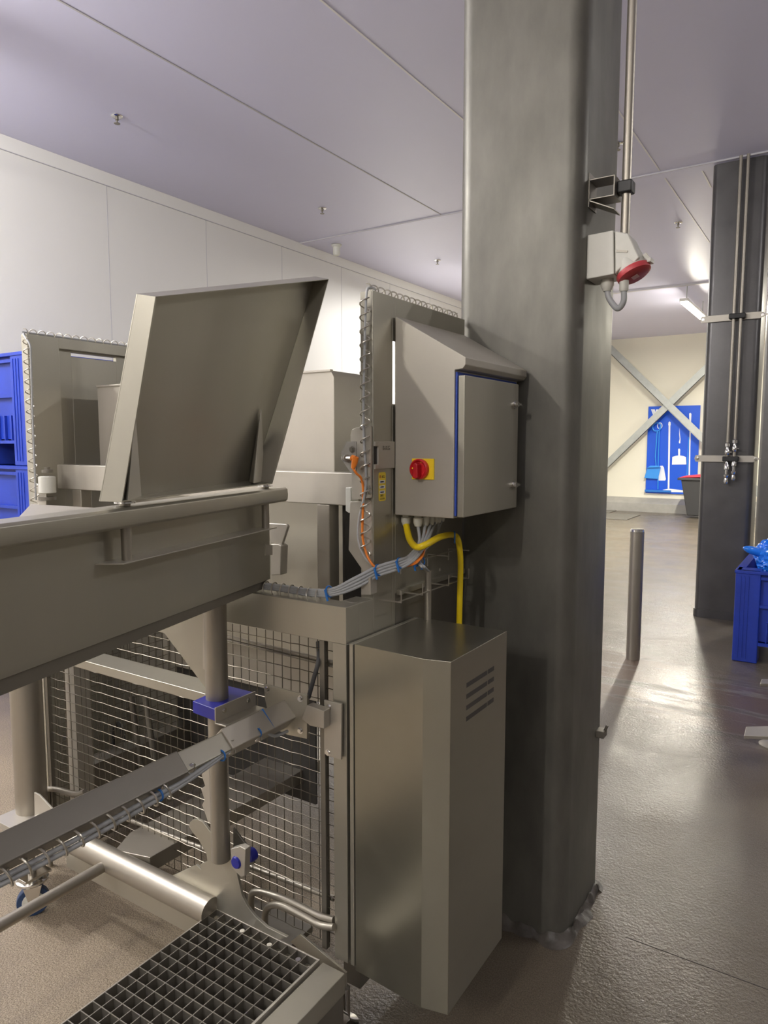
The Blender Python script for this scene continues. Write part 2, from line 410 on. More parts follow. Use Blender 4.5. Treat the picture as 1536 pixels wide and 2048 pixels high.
q = uy(2.33, 1200, 1465); mb = MB(); mb.box(-.656, -.628, 2.31, 2.35, q.z-.012, q.z+.012).cyl((-.635, 2.33, q.z), (-.622, 2.33, q.z+.03), .005, 8); mb.build('cleat', STEELD, c1, bev=.003)

# conduit with clamp and socket on the near column
cy = 2.115; xs_ = -.655; yn = 2.075
P = uy(cy, 1250, 465); cxx = P.x
t = thing('conduit_pipe', (cxx, cy, 2.10), 'straight stainless conduit running up the right side of the near column', 'pipe')
MB().cyl((cxx, cy, P.z-.01), (cxx, cy, ZC), .0125, 20).build('pipe', TUBE, t)
A, B, C_, D_ = uy(yn, 1212, 353), uy(yn, 1229, 350), uy(yn, 1228, 389), uy(yn, 1211, 393)
xw = cxx-.022
mb = MB(); mb.box(xs_, xw, yn, yn+.07, A.z-.002, A.z+.001).box(xw-.003, xw, yn, yn+.07, D_.z, A.z).box(xs_, xw, yn, yn+.07, D_.z-.001, D_.z+.002)
mb.prism([V(xs_+.001, yn, D_.z), V(xw, yn, D_.z-.035), V(xw-.001, yn, D_.z-.038), V(xs_+.001, yn, D_.z-.004)], (0, .07, 0)); mb.box(xs_, xs_+.003, yn, yn+.07, D_.z-.02, A.z+.02)
mb.build('bracket', STEELD, t, bev=.0006)
zc = uy(cy, 1250, 376).z
MB().box(xw, cxx+.020, cy-.021, cy+.021, zc-.017, zc+.017).build('pipe_clamp', BLACK, t, bev=.005)
s = thing('power_socket', (-.62, 2.12, 2.0), 'white industrial power socket with red flap on the near column side', 'socket')
def sp2(*p): return [uy(yn, *q) for q in p]
mb = MB(); mb.prism([V(xs_, yn, uy(yn, 1194, 467).z), uy(yn, 1227, 460), uy(yn, 1228, 548), V(xs_, yn, uy(yn, 1193, 556).z)], (0, .10, 0)); mb.build('back_box', SOCK, s, bev=.003)
mb = MB(); mb.prism([p+V(0, .003, 0) for p in sp2((1228.5, 461), (1256, 466), (1278, 514), (1262, 530), (1240, 536), (1229, 548))], (0, .092, 0)); mb.build('sloped_cover', SOCK, s, bev=.004)
ax = V(.42, -.10, -.86).normalized(); base = uy(yn+.045, 1256, 522)
mb = MB(); mb.lathe(base, [(.036, -.02), (.042, .0), (.043, .034)], ax, 32); mb.build('socket_sleeve', SOCK, s)
mb = MB(); mb.lathe(base, [(.047, .033), (.0485, .038), (.047, .048), (.038, .053)], ax, 32); f = mb.build('flap', REDD, s)
sd = V(.88, 0, .42).normalized()
mb = MB(); mb.beam(base+ax*.012+sd*.047+V(0, -.012, 0), base+ax*.035+sd*.052+V(0, -.012, 0), .012, .010, (0, 1, 0)); mb.beam(base+ax*.035+sd*.052+V(0, -.018, 0), base+ax*.035+sd*.052+V(0, .018, 0), .012, .012); mb.build('hinge', SOCK, s, bev=.002)
q = base+ax*.0535; e1 = V(0, 1, 0); e2 = ax.cross(e1)
mb = MB(); mb.prism([q-e1*.016-e2*.009, q+e1*.016-e2*.009, q+e1*.016+e2*.009, q-e1*.016+e2*.009], ax*.001); mb.build('label_plate', mat('worn label', (.75, .42, .40), .5), f)
mb = MB(); A, B = uy(yn+.0025, 1233, 502), uy(yn+.0025, 1255, 503); mb.beam(A, B, .003, .006); mb.build('relief_mark', STEELD, s)
g = uy(yn+.05, 1215, 556)
mb = MB(); mb.lathe(g, [(.012, .004), (.017, 0), (.019, -.012), (.019, -.022), (.013, -.034), (.011, -.038)], seg=16); mb.build('cable_gland', SOCK, s)
pe = uy(yn+.03, 1248, 570)
MB().lathe(pe, [(.013, .012), (.013, -.014), (.0105, -.018)], seg=14).build('cable_gland', SOCK, s)
pth = smooth_path([g+V(0, 0, -.035), uy(yn+.05, 1219, 598), uy(yn+.045, 1235, 617), uy(yn+.035, 1247, 603), pe+V(0, 0, -.012)], 8)
cb = MB().tube(pth, .0085, 12).build('socket_cable', GREYC); tag(cb, 'short grey cable looping under the white power socket', 'cable')

# pipes on the far column
def far_pipe(px_t, px_b, r, label, zend):
    a = uy(6.69, *px_t); b = uy(6.69, *px_b); t = thing('water_pipe', (b.x, 6.69, zend), label, 'pipe', 'pipes on the far column')
    MB().cyl((b.x, 6.69, zend+.17), (b.x, 6.69, ZC), r, 14).build('pipe', TUBE, t)
    mb = MB(); z = zend
    mb.lathe((b.x, 6.69, z), [(.016, 0), (.020, .02), (.014, .045), (.021, .055), (.021, .075), (.013, .08), (.013, .115), (.022, .12), (.022, .16), (.014, .17), (.014, .20)], seg=14); mb.build('coupling', CHROME, t)
    mb = MB(); mb.lathe((b.x, 6.69, z+.24), [(.013, 0), (.021, .01), (.021, .04), (.014, .05), (.014, .07), (.022, .075), (.022, .10), (.012, .11)], seg=14)
    mb.cyl((b.x, 6.69, z+.265), (b.x+.035, 6.66, z+.268), .006, 8); mb.build('valve', CHROME, t)
    return t, b.x
pa, xa = far_pipe((1481, 330), (1452, 960), .013, 'left one of the two thin pipes on the far column', 1.20)
pb, xb = far_pipe((1500, 330), (1466, 960), .013, 'right one of the two thin pipes on the far column', 1.23)
for z, lab in ((1.41, 'lower flat steel bar clamping both pipes across the far column'), (2.60, 'upper flat steel bar clamping both pipes across the far column')):
    t = thing('pipe_bracket', (-.86, 6.72, z), lab, 'bracket', 'pipe brackets')
    pts = [V(-1.12, 6.735, z), V(-1.11, 6.735, z+.028), V(-.66, 6.735, z+.028), V(-.60, 6.735, z+.003), V(-.66, 6.735, z-.028), V(-1.11, 6.735, z-.028)]
    MB().prism(pts, (0, -.008, 0)).build('bar', STEELB, t, bev=.002)
    for xx in (xa, xb):
        mb = MB(); mb.box(xx-.035, xx+.035, 6.665, 6.727, z-.022, z+.022); mb.build('clip', BLACK, t, bev=.008)
    mb = MB(); mb.bolt((-1.095, 6.727, z), (0, -1, 0), .01, .01).bolt((-.64, 6.727, z), (0, -1, 0), .01, .01); mb.build('bolt', CHROME, t)
# wall conduit and coiled hook right of the far column
a = uy(16.7, 1524, 640); t = tag(MB().cyl((a.x, 16.72, 1.9), (a.x, 16.72, 3.3), .02, 10).build('wall_conduit', GALV), 'thin vertical conduit on the far wall right of the dark column', 'pipe')

# ================================================================== BACK WALL
def brace(a, b, label, y):
    pa_, pb_ = uy(y, *a), uy(y, *b); d = (pb_-pa_).normalized(); q = V(-d.z, 0, d.x)
    mb = MB(); w = .078
    mb.prism([pa_-q*w, pb_-q*w, pb_+q*w, pa_+q*w], (0, .012, 0)); mb.prism([pa_-q*w, pb_-q*w, pb_-q*(w-.012), pa_-q*(w-.012)], (0, .03, 0))
    tag(mb.build('wall_brace', GALV), label, 'brace', 'crossed wall braces')
brace((1150, 629), (1536, 1004), 'grey diagonal steel brace falling to the right across the far wall', 16.40)
brace((1148, 992), (1500, 652), 'grey diagonal steel brace rising to the right across the far wall', 16.43)
yb = 16.70
def bp_(x, y, yy=yb): return uy(yy, x, y)
t = thing('shadow_board', (-3.2, yb, .41), 'blue tool board with white printed tool outlines on the far wall', 'tool board')
bx0, bx1 = bp_(1297, 814).x, bp_(1401, 810).x; bz0, bz1 = .41, bp_(1340, 812).z
MB().box(bx0, bx1, yb, yb+.02, bz0, bz1).build('panel', BOARD, t, bev=.003)
def flat(name, pts, m, yy=yb-.002, d=.0015, par=None): return MB().prism([uy(yy, *p) for p in pts], (0, d, 0)).build(name, m, par or t, smooth=False)
def Z(x, y): return (1260+x/5.565, 780+y/5.565)
def Z2(x, y): return (1280+x/9.75, 790+y/9.75)
flat('printed_handle', [Z2(556, 530), Z2(575, 515), Z2(596, 530), Z2(600, 580), Z2(592, 600), Z2(573, 1830), Z2(540, 1830), Z2(557, 600), Z2(550, 580)], WINK)
flat('printed_squeegee', [Z2(440, 1850), Z2(560, 1825), Z2(860, 1860), Z2(860, 1900), Z2(470, 1890)], WINK)
flat('printed_scraper', [Z2(630, 1210), Z2(680, 1188), Z2(745, 1180), Z2(743, 1060), Z2(762, 1040), Z2(785, 1060), Z2(780, 1180), Z2(850, 1188), Z2(897, 1215), Z2(903, 1355), Z2(622, 1358)], WINK)
flat('printed_brush_handle', [Z2(770, 640), Z2(778, 760), Z2(790, 860), Z2(785, 940), Z2(765, 945), Z2(756, 920), Z2(772, 860), Z2(765, 760)], WINK)
flat('printed_long_handle', [Z2(958, 360), Z2(985, 345), Z2(1003, 370), Z2(990, 700), Z2(972, 1600), Z2(945, 1600), Z2(965, 700)], WINK)
flat('printed_shovel', [Z2(395, 1380), Z2(440, 1378), Z2(465, 1410), Z2(505, 1640), Z2(490, 1668), Z2(340, 1668), Z2(370, 1500)], WINK)
mb = MB(); c = uy(yb-.003, *Z2(385, 600)); mb.tube([c+V(math.cos(k*PI/10)*.055*9/10, 0, math.sin(k*PI/10)*.065) for k in range(20)], .010, 6, closed=True)
mb.build('printed_grip', WINK, t)
for k, (a, b) in enumerate((((225, 278), (265, 385)), ((250, 278), (290, 385)), ((275, 278), (300, 370)), ((325, 280), (300, 375)), ((345, 280), (335, 330)), ((400, 400), (425, 415)), ((425, 340), (430, 410)))):
    P1, P2 = uy(yb-.003, *Z2(*a)), uy(yb-.003, *Z2(*b)); MB().beam(P1, P2, .003, .022, (1, 0, 0)).build('logo_stroke', WINK, t, smooth=False)
# hanging blue tools
yt = yb-.07
s = thing('dustpan', uy(yt, *Z2(240, 1640)), 'light blue long-handled dustpan hanging at the left of the tool board', 'dustpan')
o = [Z2(145, 1420), Z2(205, 1378), Z2(370, 1375), Z2(405, 1410), Z2(350, 1640), Z2(80, 1620)]
mb = MB(); pts = [uy(yt, *p) for p in o]; mb.prism(pts, (0, .012, 0)); mb.prism([pts[1], pts[2], pts[3], pts[0]], (0, -.05, 0)); mb.build('pan', TOOL, s, bev=.008)
mb = MB(); mb.tube([uy(yt, *Z2(*p)) for p in ((315, 1400), (298, 1200), (330, 760), (340, 700))], .013, 8); mb.build('handle', TOOL, s)
c = uy(yt, *Z2(325, 620)); mb = MB(); mb.tube([c+V(math.cos(k*PI/10)*.085, 0, math.sin(k*PI/10)*.075+(.012 if k < 10 else -.02)) for k in range(20)], .013, 8, closed=True); mb.build('grip', TOOL, s)
yt2 = yb-.03
s = thing('floor_squeegee', uy(yt2, *Z2(350, 1880)), 'light blue floor squeegee with long handle behind the dustpan', 'squeegee')
mb = MB(); mb.tube([uy(yt2, *Z2(*p)) for p in ((350, 1840), (355, 1300), (375, 700), (385, 640))], .013, 8); mb.build('handle', TOOL, s)
A, B = uy(yt2, *Z2(95, 1868)), uy(yt2, *Z2(605, 1868)); MB().box(A.x, B.x, yt2-.03, yt2+.02, A.z-.02, A.z+.03).build('blade', mat('mid blue plastic', (.02, .18, .62), .4), s, bev=.006)
mb = MB(); mb.tube([uy(yb-.009, *Z2(*p)) for p in ((915, 1590), (930, 1200), (955, 820))], .010, 8)
tag(mb.build('tool_handle', TOOL), 'thin blue tool handle on the board above the red-lidded bin', 'handle')
# wheeled bin
s = thing('wheelie_bin', (-2.62, 15.7, 0), 'black wheeled bin with a red lid in front of the tool board', 'bin')
A0, A1 = -2.72, -2.24; y0_ = 15.5
mb = MB(); mb.hexa([(A0+.03, y0_+.08, .05), (A1-.03, y0_+.08, .05), (A1-.03, y0_+.5, .05), (A0+.03, y0_+.5, .05), (A0-.10, y0_, .80), (A1, y0_, .80), (A1, y0_+.55, .80), (A0-.10, y0_+.55, .80)]); mb.build('bin_body', BINM, s, bev=.02)
mb = MB(); mb.box(A0-.16, A1+.03, y0_-.03, y0_+.58, .78, .83); mb.build('rim', BINM, s, bev=.012)
mb = MB(); mb.hexa([(A0-.14, y0_-.02, .83), (A1+.03, y0_-.02, .86), (A1+.03, y0_+.58, .86), (A0-.14, y0_+.58, .83), (A0-.06, y0_+.04, .86), (A1+.03, y0_+.04, .93), (A1+.03, y0_+.52, .93), (A0-.06, y0_+.52, .86)]); mb.build('lid', REDL, s, bev=.01)
for yy in (y0_+.03, y0_+.50): MB().lathe((A1-.07, yy, .10), [(.05, -.03), (.10, -.025), (.10, .025), (.05, .03)], (0, 1, 0), 20).build('wheel', BLACK, s)
MB().cyl((A1-.07, y0_, .10), (A1-.07, y0_+.55, .10), .012, 8).build('axle', GALV, s)
# floor plates
for (a, b, c_, d_), lab in (((-4.6, -3.62, 14.50, 15.62), 'flat grey steel plate lying on the floor, nearer of the two by the curb'), ((-4.75, -4.32, 15.72, 16.35), 'flat grey plate against the curb, farther of the two')):
    mb = MB(); mb.box(a, b, c_, d_, 0, .014); tag(mb.build('floor_plate', mat('plate grey', (.22, .21, .19), .5, .4), bev=.003), lab, 'floor plate', 'floor plates')

# bollard
bx, by = -1.213, 5.16
s = thing('bollard', (bx, by, 0), 'brushed steel bollard standing on the wet floor between the columns', 'bollard')
MB().lathe((bx, by, 0), [(.048, 0), (.048, .925)], seg=32).build('post', TUBE, s)
MB().lathe((bx, by, 0), [(.0485, .922), (.047, .936), (.040, .942)], seg=32).build('cap', CHROME, s)

# ================================================================== CRATES
def crate(x0, y0, z0, w, d, h, label, group=None):
    s = thing('pallet_crate', (x0+w/2, y0+d/2, z0), label, 'crate', group); t_ = .03; z1 = z0+h; zb = z0+.14*h/.67
    c = .16
    mb = MB()
    for a, b in ((x0, y0), (x0+w-c, y0), (x0, y0+d-c), (x0+w-c, y0+d-c)): mb.box(a, a+c, b, b+c, z0, z1-.0)
    mb.build('corner_post', CRATE, s, bev=.008)
    mb = MB()
    mb.box(x0+c, x0+w-c, y0+.03, y0+.05, zb, z1).box(x0+c, x0+w-c, y0+d-.05, y0+d-.03, zb, z1)
    mb.box(x0+.03, x0+.05, y0+c, y0+d-c, zb, z1).box(x0+w-.05, x0+w-.03, y0+c, y0+d-c, zb, z1)
    mb.box(x0+.03, x0+w-.03, y0+.03, y0+d-.03, zb, zb+.02)
    for z in (z1-.05, z0+h*.62, zb):
        mb.box(x0+c, x0+w-c, y0+.004, y0+.035, z-.008, z+.012).box(x0+c, x0+w-c, y0+d-.035, y0+d-.004, z-.008, z+.012)
        mb.box(x0+.004, x0+.035, y0+c, y0+d-c, z-.008, z+.012).box(x0+w-.035, x0+w-.004, y0+c, y0+d-c, z-.008, z+.012)
    nx = 9
    for i in range(nx):
        xx = x0+c+(w-2*c)*(i+.5)/nx; yy = y0+c+(d-2*c)*(i+.5)/nx
        mb.box(xx-.004, xx+.004, y0+.012, y0+.035, zb, z0+h*.45); mb.box(x0+w-.035, x0+w-.012, yy-.004, yy+.004, zb, z0+h*.45)
    for a in (x0+.03, x0+.055, x0+.08, x0+w-c+.03, x0+w-c+.06, x0+w-c+.09): mb.box(a, a+.008, y0-.004, y0+.004, z0+.03, z1-.04)
    mb.build('crate_body', CRATE, s)
    mb = MB(); r_ = .035
    mb.box(x0-.006, x0+w+.006, y0-.006, y0+r_, z1-.022, z1).box(x0-.006, x0+w+.006, y0+d-r_, y0+d+.006, z1-.022, z1)
    mb.box(x0-.006, x0+r_, y0+r_, y0+d-r_, z1-.022, z1).box(x0+w-r_, x0+w+.006, y0+r_, y0+d-r_, z1-.022, z1); mb.box(x0, x0+w, y0, y0+.02, z1-.02, z1-.004); mb.build('rim', CRATE, s, bev=.004)
    mb = MB(); mb.box(x0+w/2-.09, x0+w/2+.09, y0+.01, y0+d-.01, z0, zb); mb.build('foot', CRATE, s, bev=.006)
    return s
crate(-.612, 5.5, 0, 1.2, 1.0, .655, 'blue pallet crate holding blue plastic bags, at the right edge')
for i, lab in enumerate(('blue pallet crate at the bottom of the left stack, standing on the floor', 'middle blue pallet crate of the left stack', 'topmost blue pallet crate of the stack at the left edge')):
    crate(-5.25, 2.49, i*.702, 1.02, 1.2, .70, lab, 'stacked blue crates by the left wall')
# plastic bags
def bag(c, r, sx, sy, sz, seed, label):
    mb = MB(); res = bmesh.ops.create_icosphere(mb.bm, subdivisions=5, radius=1)
    for v in res['verts']:
        p = v.co.copy(); q = p*2.1+V(seed, seed*2, 0)
        d = 1-abs(noise.noise(q))*.9; d2 = 1-abs(noise.noise(q*2.3+V(5, 1, 2)))*.9; d3 = noise.noise(q*6)
        d4 = 1-abs(noise.noise(q*4.7+V(2, 7, 1))); f = .60+.25*d+.20*d2+.10*d4+.03*d3; v.co = V(p.x*sx, p.y*sy, p.z*sz)*r*f+Vector(c)
    return tag(mb.build('plastic_bag', BAG, ang=25), label, 'plastic bag', 'bags in the right crate')
b_ = bag((-.30, 5.80, .73), .17, 1.25, 1.2, .95, 3, 'crumpled bright blue plastic bag at the left corner of the crate')
bag((.10, 6.02, .80), .26, 1.2, 1.2, .85, 8, 'larger blue plastic bag heaped behind, at the photo edge')
mb = MB(); P1 = V(-.42, 5.74, .74)
mb.tube(smooth_path([P1, V(-.49, 5.69, .765), V(-.545, 5.65, .785), V(-.585, 5.63, .80)], 4), [.060, .052, .044, .038, .034, .032, .031, .030, .028, .025, .021, .016, .007], 9)
mb.build('bag_end', BAG, b_)

# ------------------------------------------------------------------ stand at the right edge
s = thing('machine_stand', (-.16, 3.5, 0), 'stainless stand with flat arms and a round foot cut by the right edge', 'stand')
a = uz(.16, 1490, 1455); b = uz(.16, 1488, 1475)
MB().prism([uz(.16, 1492, 1453), uz(.16, 1600, 1450), uz(.16, 1600, 1474), uz(.16, 1488, 1471)], (0, 0, -.018)).build('flat_arm', STEELB, s, bev=.003)
MB().prism([uz(.16, 1523, 1358), uz(.16, 1610, 1357), uz(.16, 1610, 1368), uz(.16, 1520, 1367)], (0, 0, -.018)).build('flat_arm', STEELB, s, bev=.003)
fp = uz(0, 1545, 1492); MB().lathe((fp.x, fp.y, 0), [(.062, 0), (.064, .008), (.045, .016), (.02, .02), (.016, .16)], seg=24).build('foot', STEELB, s)
MB().box(fp.x-.012, fp.x+.06, fp.y-.03, fp.y+1.1, .10, .45).build('frame', STEELD, s, bev=.004)

# ================================================================== LIFTING MACHINE
XS, YF, YU, XL = -1.0105, 1.385, 1.505, -2.53
mc = thing('bin_lifter', (-1.8, 1.7, 0), 'large stainless bin lifting machine with two uprights and a wire guard', 'lifting machine')
def part(name, mb, m=STEEL, bev=.0015, par=None): return mb.build(name, m, par or mc, bev=bev)
# right upright: front column (channel), slot, side panel up to the building column
ztop = ux(XS, 745, 580).z; YE = 2.014
slot0, slot1 = 1.598, 1.612
mb = MB(); mb.box(XS-.0385, XS, YU, YU+.003, .10, ztop).box(XS-.003, XS, YU+.003, slot0, .10, ztop).box(XS-.0385, XS-.0355, YU+.003, YU+.03, .10, ztop).box(XS-.003, XS, slot1, YE, 1.14, ztop)
mb.box(XS-.003, XS, slot0, slot1, ux(XS, 786, 682).z, ztop).box(XS-.003, XS, slot0, slot1, .10, ux(XS, 786, 808).z).box(XS-.0385, XS-.003, YU+.003, YE, ztop-.003, ztop)
part('upright', mb)
mb = MB(); mb.box(XS-.012, XS, slot1, YE, .12, 1.14); part('side_panel', mb, STEELD)
# recess shadow gap under the ledge and cross ledge
mb = MB(); mb.box(XS-.02, XS+.012, 1.62, YE, 1.135, 1.15); part('ledge', mb)
# lower frame box: front beam + corner post
zt = uy(YF, 690, 1215).z; zb2 = uy(YF, 660, 1284).z
mb = MB(); mb.box(-2.36, XS, YF, YF+.055, zb2+.0, zt); part('front_beam', mb, STEEL)
mb = MB(); pw = XS-uy(YF, 665, 1300).x
mb.box(XS-pw, XS-.0005, YF+.0005, YF+.055, uy(YF, 690, 1925).z, zb2); part('corner_post', mb)
mb = MB(); mb.box(XS-.055, XS, YF+.055, YU, zb2, zt); part('side_beam', mb)
mb = MB(); mb.box(XS-.055, XS, YF+.055, YE, .10, .20); mb.box(XS-.05, XS-.02, YF+.055, YU, .2, zb2); part('bottom_beam', mb, STEELD)
# wedge plate below the light bracket on the upright front
pl = [(702, 1003), (742, 1003), (742, 1190), (738, 1150), (697, 1102)]
mb = MB(); mb.prism([uy(YU-.001, *p) for p in ((700, 1003), (744, 1003), (744, 1150), (728, 1145), (697, 1100))], (0, .006, 0)); mb.prism([uy(YU-.03, *p) for p in ((722, 1155), (741, 1155), (741, 1190), (722, 1190))], (0, .03, 0))
part('front_plate', mb, STEELB)
mb = MB(); mb.prism([uy(YU-.012, *p) for p in ((701, 870), (704, 859), (712, 855), (741, 852), (741, 996), (704, 1000))], (0, .008, 0))
bk = part('sensor_bracket', mb, STEELB, bev=.001)
mb = MB()
for p in ((738, 930), (740, 985), (739, 975)): mb.bolt(uy(YU-.012, *p), (0, -1, 0), .004, .004)
part('bolt', mb, CHROME, 0, bk)
Yg = YU-.03
mb = MB(); mb.prism([uy(Yg, *p) for p in ((693, 883), (712, 883), (712, 948), (700, 944), (685, 922), (682, 905))], (0, .004, 0)); part('sensor_guard', mb, CLEAR, .0005, bk)
mb = MB(); mb.cyl(uy(Yg+.03, 688, 916), uy(Yg-.012, 694, 916), .0085, 12).bolt(uy(Yg-.003, 704, 899), (0, -1, 0), .006, .005); part('sensor', mb, STEELD, 0, bk)
mb = MB(); mb.cyl(uy(Yg-.012, 694, 916), uy(Yg-.02, 703, 916), .005, 12); part('sensor_nut', mb, CHROME, 0, bk)
# clamp plate on the side with an open notch
mb = MB(); a = ux(XS, 745, 883); b = ux(XS, 786, 936)
mb.box(XS, XS+.006, YU+.001, YU+.016, a.z-.012, a.z).box(XS, XS+.006, YU+.001, YU+.016, b.z, b.z+.012).box(XS, XS+.006, YU+.016, b.y, b.z, a.z)
cp = part('clamp_plate', mb, STEELB, .001); text('stamp', 'B KG', .016, (XS+.0065, YU+.035, a.z-.022), (0, 1, 0), (0, 0, 1), STEELD, cp)
mb = MB(); mb.box(XS+.0002, XS+.001, YU+.002, YU+.016, b.z+.012, a.z-.012); part('notch', mb, BLACK, 0, cp)  # thin black sheet stands for the shade in the notch
q = ux(XS, 878, 1143); text('stamp', '06', .014, (XS+.0003, q.y, q.z), (0, 1, 0), (0, 0, 1), STEELB, mc)
# white guide blocks
mb = MB(); mb.prism([uy(YU+.06, *p) for p in ((691, 975), (702, 975), (702, 1026), (697, 1026), (691, 1022))], (0, .05, 0)); part('guide_block', mb, WHITEP, .002)
mb = MB(); mb.lathe(uy(1.52, 95, 986), [(.028, 0), (.030, .002), (.030, .060), (.026, .062)], seg=20); part('guide_block', mb, WHITEP, 0)
mb = MB(); mb.lathe(uy(1.52, 95, 945), [(.020, 0), (.020, .01), (.010, .012), (.010, .02)], seg=12); mb.lathe(uy(1.52, 95, 1000), [(.03, 0), (.03, .012)], seg=12); part('guide_bolt', mb, STEELD, 0)
# left upright (its inner face shows a recessed panel with a slot)
zl = 1.945
r0, r1 = ux(XL, 118, 697), ux(XL, 118, 930)
s0_, s1_ = ux(XL-.02, 142, 702), ux(XL-.02, 233, 716)
yR = r0.y; zr = r0.z
mb = MB(); mb.box(XL-.04, XL, YU, yR, .10, zl).box(XL-.04, XL, yR, 2.45, zr, zl); part('upright', mb)
mb = MB(); sl0 = ux(XL-.02, 142, 707); sl1 = ux(XL-.02, 232, 710)
za, zb_ = sl0.z+.004, sl0.z-.012
mb.box(XL-.04, XL-.02, yR, sl0.y, .1, zr).box(XL-.04, XL-.02, sl1.y, 2.45, .1, zr).box(XL-.04, XL-.02, sl0.y, sl1.y, za, zr).box(XL-.04, XL-.02, sl0.y, sl1.y, .1, zb_); part('recessed_panel', mb)
mb = MB(); mb.prism([uy(YU-.002, *p) for p in ((66, 970), (92, 962), (92, 1010), (68, 1012))], (0, .004, 0)); part('front_plate', mb, STEELB)
# carriage: hopper, cross beam, posts, back sheet
mb = MB(); yh = 1.72; hx0, hx1 = uy(yh, 195, 800).x, uy(yh, 668, 800).x; hz0 = uy(yh, 500, 943).z; hz1 = uy(yh, 640, 742).z
mb.prism([V(hx0, yh, hz0), V(hx0-.0, yh, hz1), V(hx1-.012, yh, hz1), V(hx1, yh, hz1-.02), V(hx1, yh, hz0)], (0, .28, 0))
h = part('hopper', mb, STEELB, .003)
mb = MB(); mb.box(hx0, hx1-.01, yh-.004, yh+.01, hz1-.004, hz1+.003); part('hopper_rim', mb, STEELB, .001, h)
yb3 = 1.60
bz1, bz0 = uy(yb3, 700, 946).z, uy(yb3, 700, 1012).z
mb = MB(); mb.box(uy(yb3, 110, 950).x, XS-.10, yb3, yb3+.05, bz0, bz1); part('cross_beam', mb, STEELB, .003)
mb = MB()
for a, b in ((632, 658), (145, 162)): mb.box(uy(yb3, a, 1015).x, uy(yb3, b, 1015).x, yb3+.002, yb3+.048, .98, bz0)
part('carriage_post', mb, TUBE, .003)
mb = MB(); mb.box(-2.30, -1.22, 1.76, 1.765, .86, bz0+.03); part('back_sheet', mb, STEEL, 0)
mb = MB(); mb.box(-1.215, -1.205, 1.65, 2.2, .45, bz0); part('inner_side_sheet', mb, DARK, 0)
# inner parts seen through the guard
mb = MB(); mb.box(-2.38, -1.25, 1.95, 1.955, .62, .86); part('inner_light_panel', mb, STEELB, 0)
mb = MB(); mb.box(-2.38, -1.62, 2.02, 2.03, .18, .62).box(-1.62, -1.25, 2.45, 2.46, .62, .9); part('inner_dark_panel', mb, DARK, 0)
mb = MB()
for p, q in (((262, 1392), (285, 1560)), ((290, 1392), (312, 1540))): mb.tube([uy(1.75, *p), uy(1.75, *q)], .012, 10)
part('inner_rod', mb, STEELD, 0)
mb = MB(); c = uy(1.8, 238, 1490); mb.tube([c+V(math.cos(k*PI/8)*.035, 0, math.sin(k*PI/8)*.095) for k in range(16)], .009, 8, closed=True); part('hose_loop', mb, BLACK, 0)
mb = MB(); mb.prism([uz(.30, *p) for p in ((640, 1462), (590, 1482), (260, 1665), (230, 1700), (300, 1715), (467, 1620), (640, 1520))], (0, 0, -.05)); part('inner_rail', mb, CHROME if False else TUBE, .002)
mb = MB(); mb.box(-2.38, -2.30, 1.5, 2.4, .05, .35).box(-1.75, -1.3, 1.42, 1.60, .05, .07); part('inner_base', mb, STEELD, .002)
mb = MB(); mb.box(-2.32, -2.26, 1.46, 1.52, .10, zb2); part('rear_post', mb, STEELB, .002)
# bar across the front
ybar = 1.30
a = uy(ybar, 148, 1316); zz = a.z
pa2 = uz(zz, 190, 1302)
mb = MB(); mb.box(a.x, -1.42, ybar, pa2.y, zz-.028, zz); part('support_bar', mb, STEEL, .002)
# wire mesh guard with crimped wires
def mesh_guard(x0, x1, y, z0, z1, sx, sz, name='wire_mesh', kink=7, side=None, skipbottom=0):
    mb = MB(); r_ = .0013; nv = int(round((x1-x0)/sx)); nh = int(round((z1-z0)/sz))
    for i in range(nv+1):
        x = x0+sx*i; off = .003 if i % kink == kink-1 else 0
        if side is None: mb.tube([(x, y+off, z0), (x, y+off, z1)], r_, 5)
        else: mb.tube([(side, x, z0), (side, x, z1)], r_, 5)
    for j in range(nh+1):
        z = z0+sz*j; pts = []
        for i in range(nv+1):
            x = x0+sx*i; k = i % kink; dy = -.0025 if k == 2 else 0
            dz = .001 if k == 3 else 0
            pts.append((x, y-.002+dy, z+dz) if side is None else (side-.002, x, z))
        mb.tube(pts, r_*.9, 5)
    return part(name, mb, WIRE, 0)
mx0 = uy(YF+.03, 100, 1400).x
mesh_guard(mx0, XS-pw-.001, YF+.03, .215, zb2+.02, .0305, .0335)
mesh_guard(YF+.05, 2.0, 0, .30, zb2, .034, .0335, side=mx0+.01)
# frame rods of the guard
mb = MB()
for p, q, r_ in (((455, 1273), (668, 1325), .006), ((455, 1280), (668, 1333), .004), ((220, 1625), (668, 1797), .0075), ((105, 1578), (160, 1592), .012)):
    mb.tube([uy(YF+.045, *p), uy(YF+.045, *q)], r_, 10)
mb.tube(smooth_path([uy(YF+.02, 101, 1750), uy(YF+.02, 98, 1600), uy(YF+.02, 102, 1578), uy(YF+.02, 150, 1588), uy(YF+.02, 170, 1583)], 5), .010, 10)
part('guard_rod', mb, TUBE, 0)
mb = MB(); xf = uy(YF+.035, 650, 1500).x; mb.box(xf-.004, xf+.012, YF+.02, YF+.035, .2, zb2); mb.box(mx0-.012, mx0+.004, YF+.02, YF+.035, .2, zb2); part('guard_frame', mb, STEELD, .001)
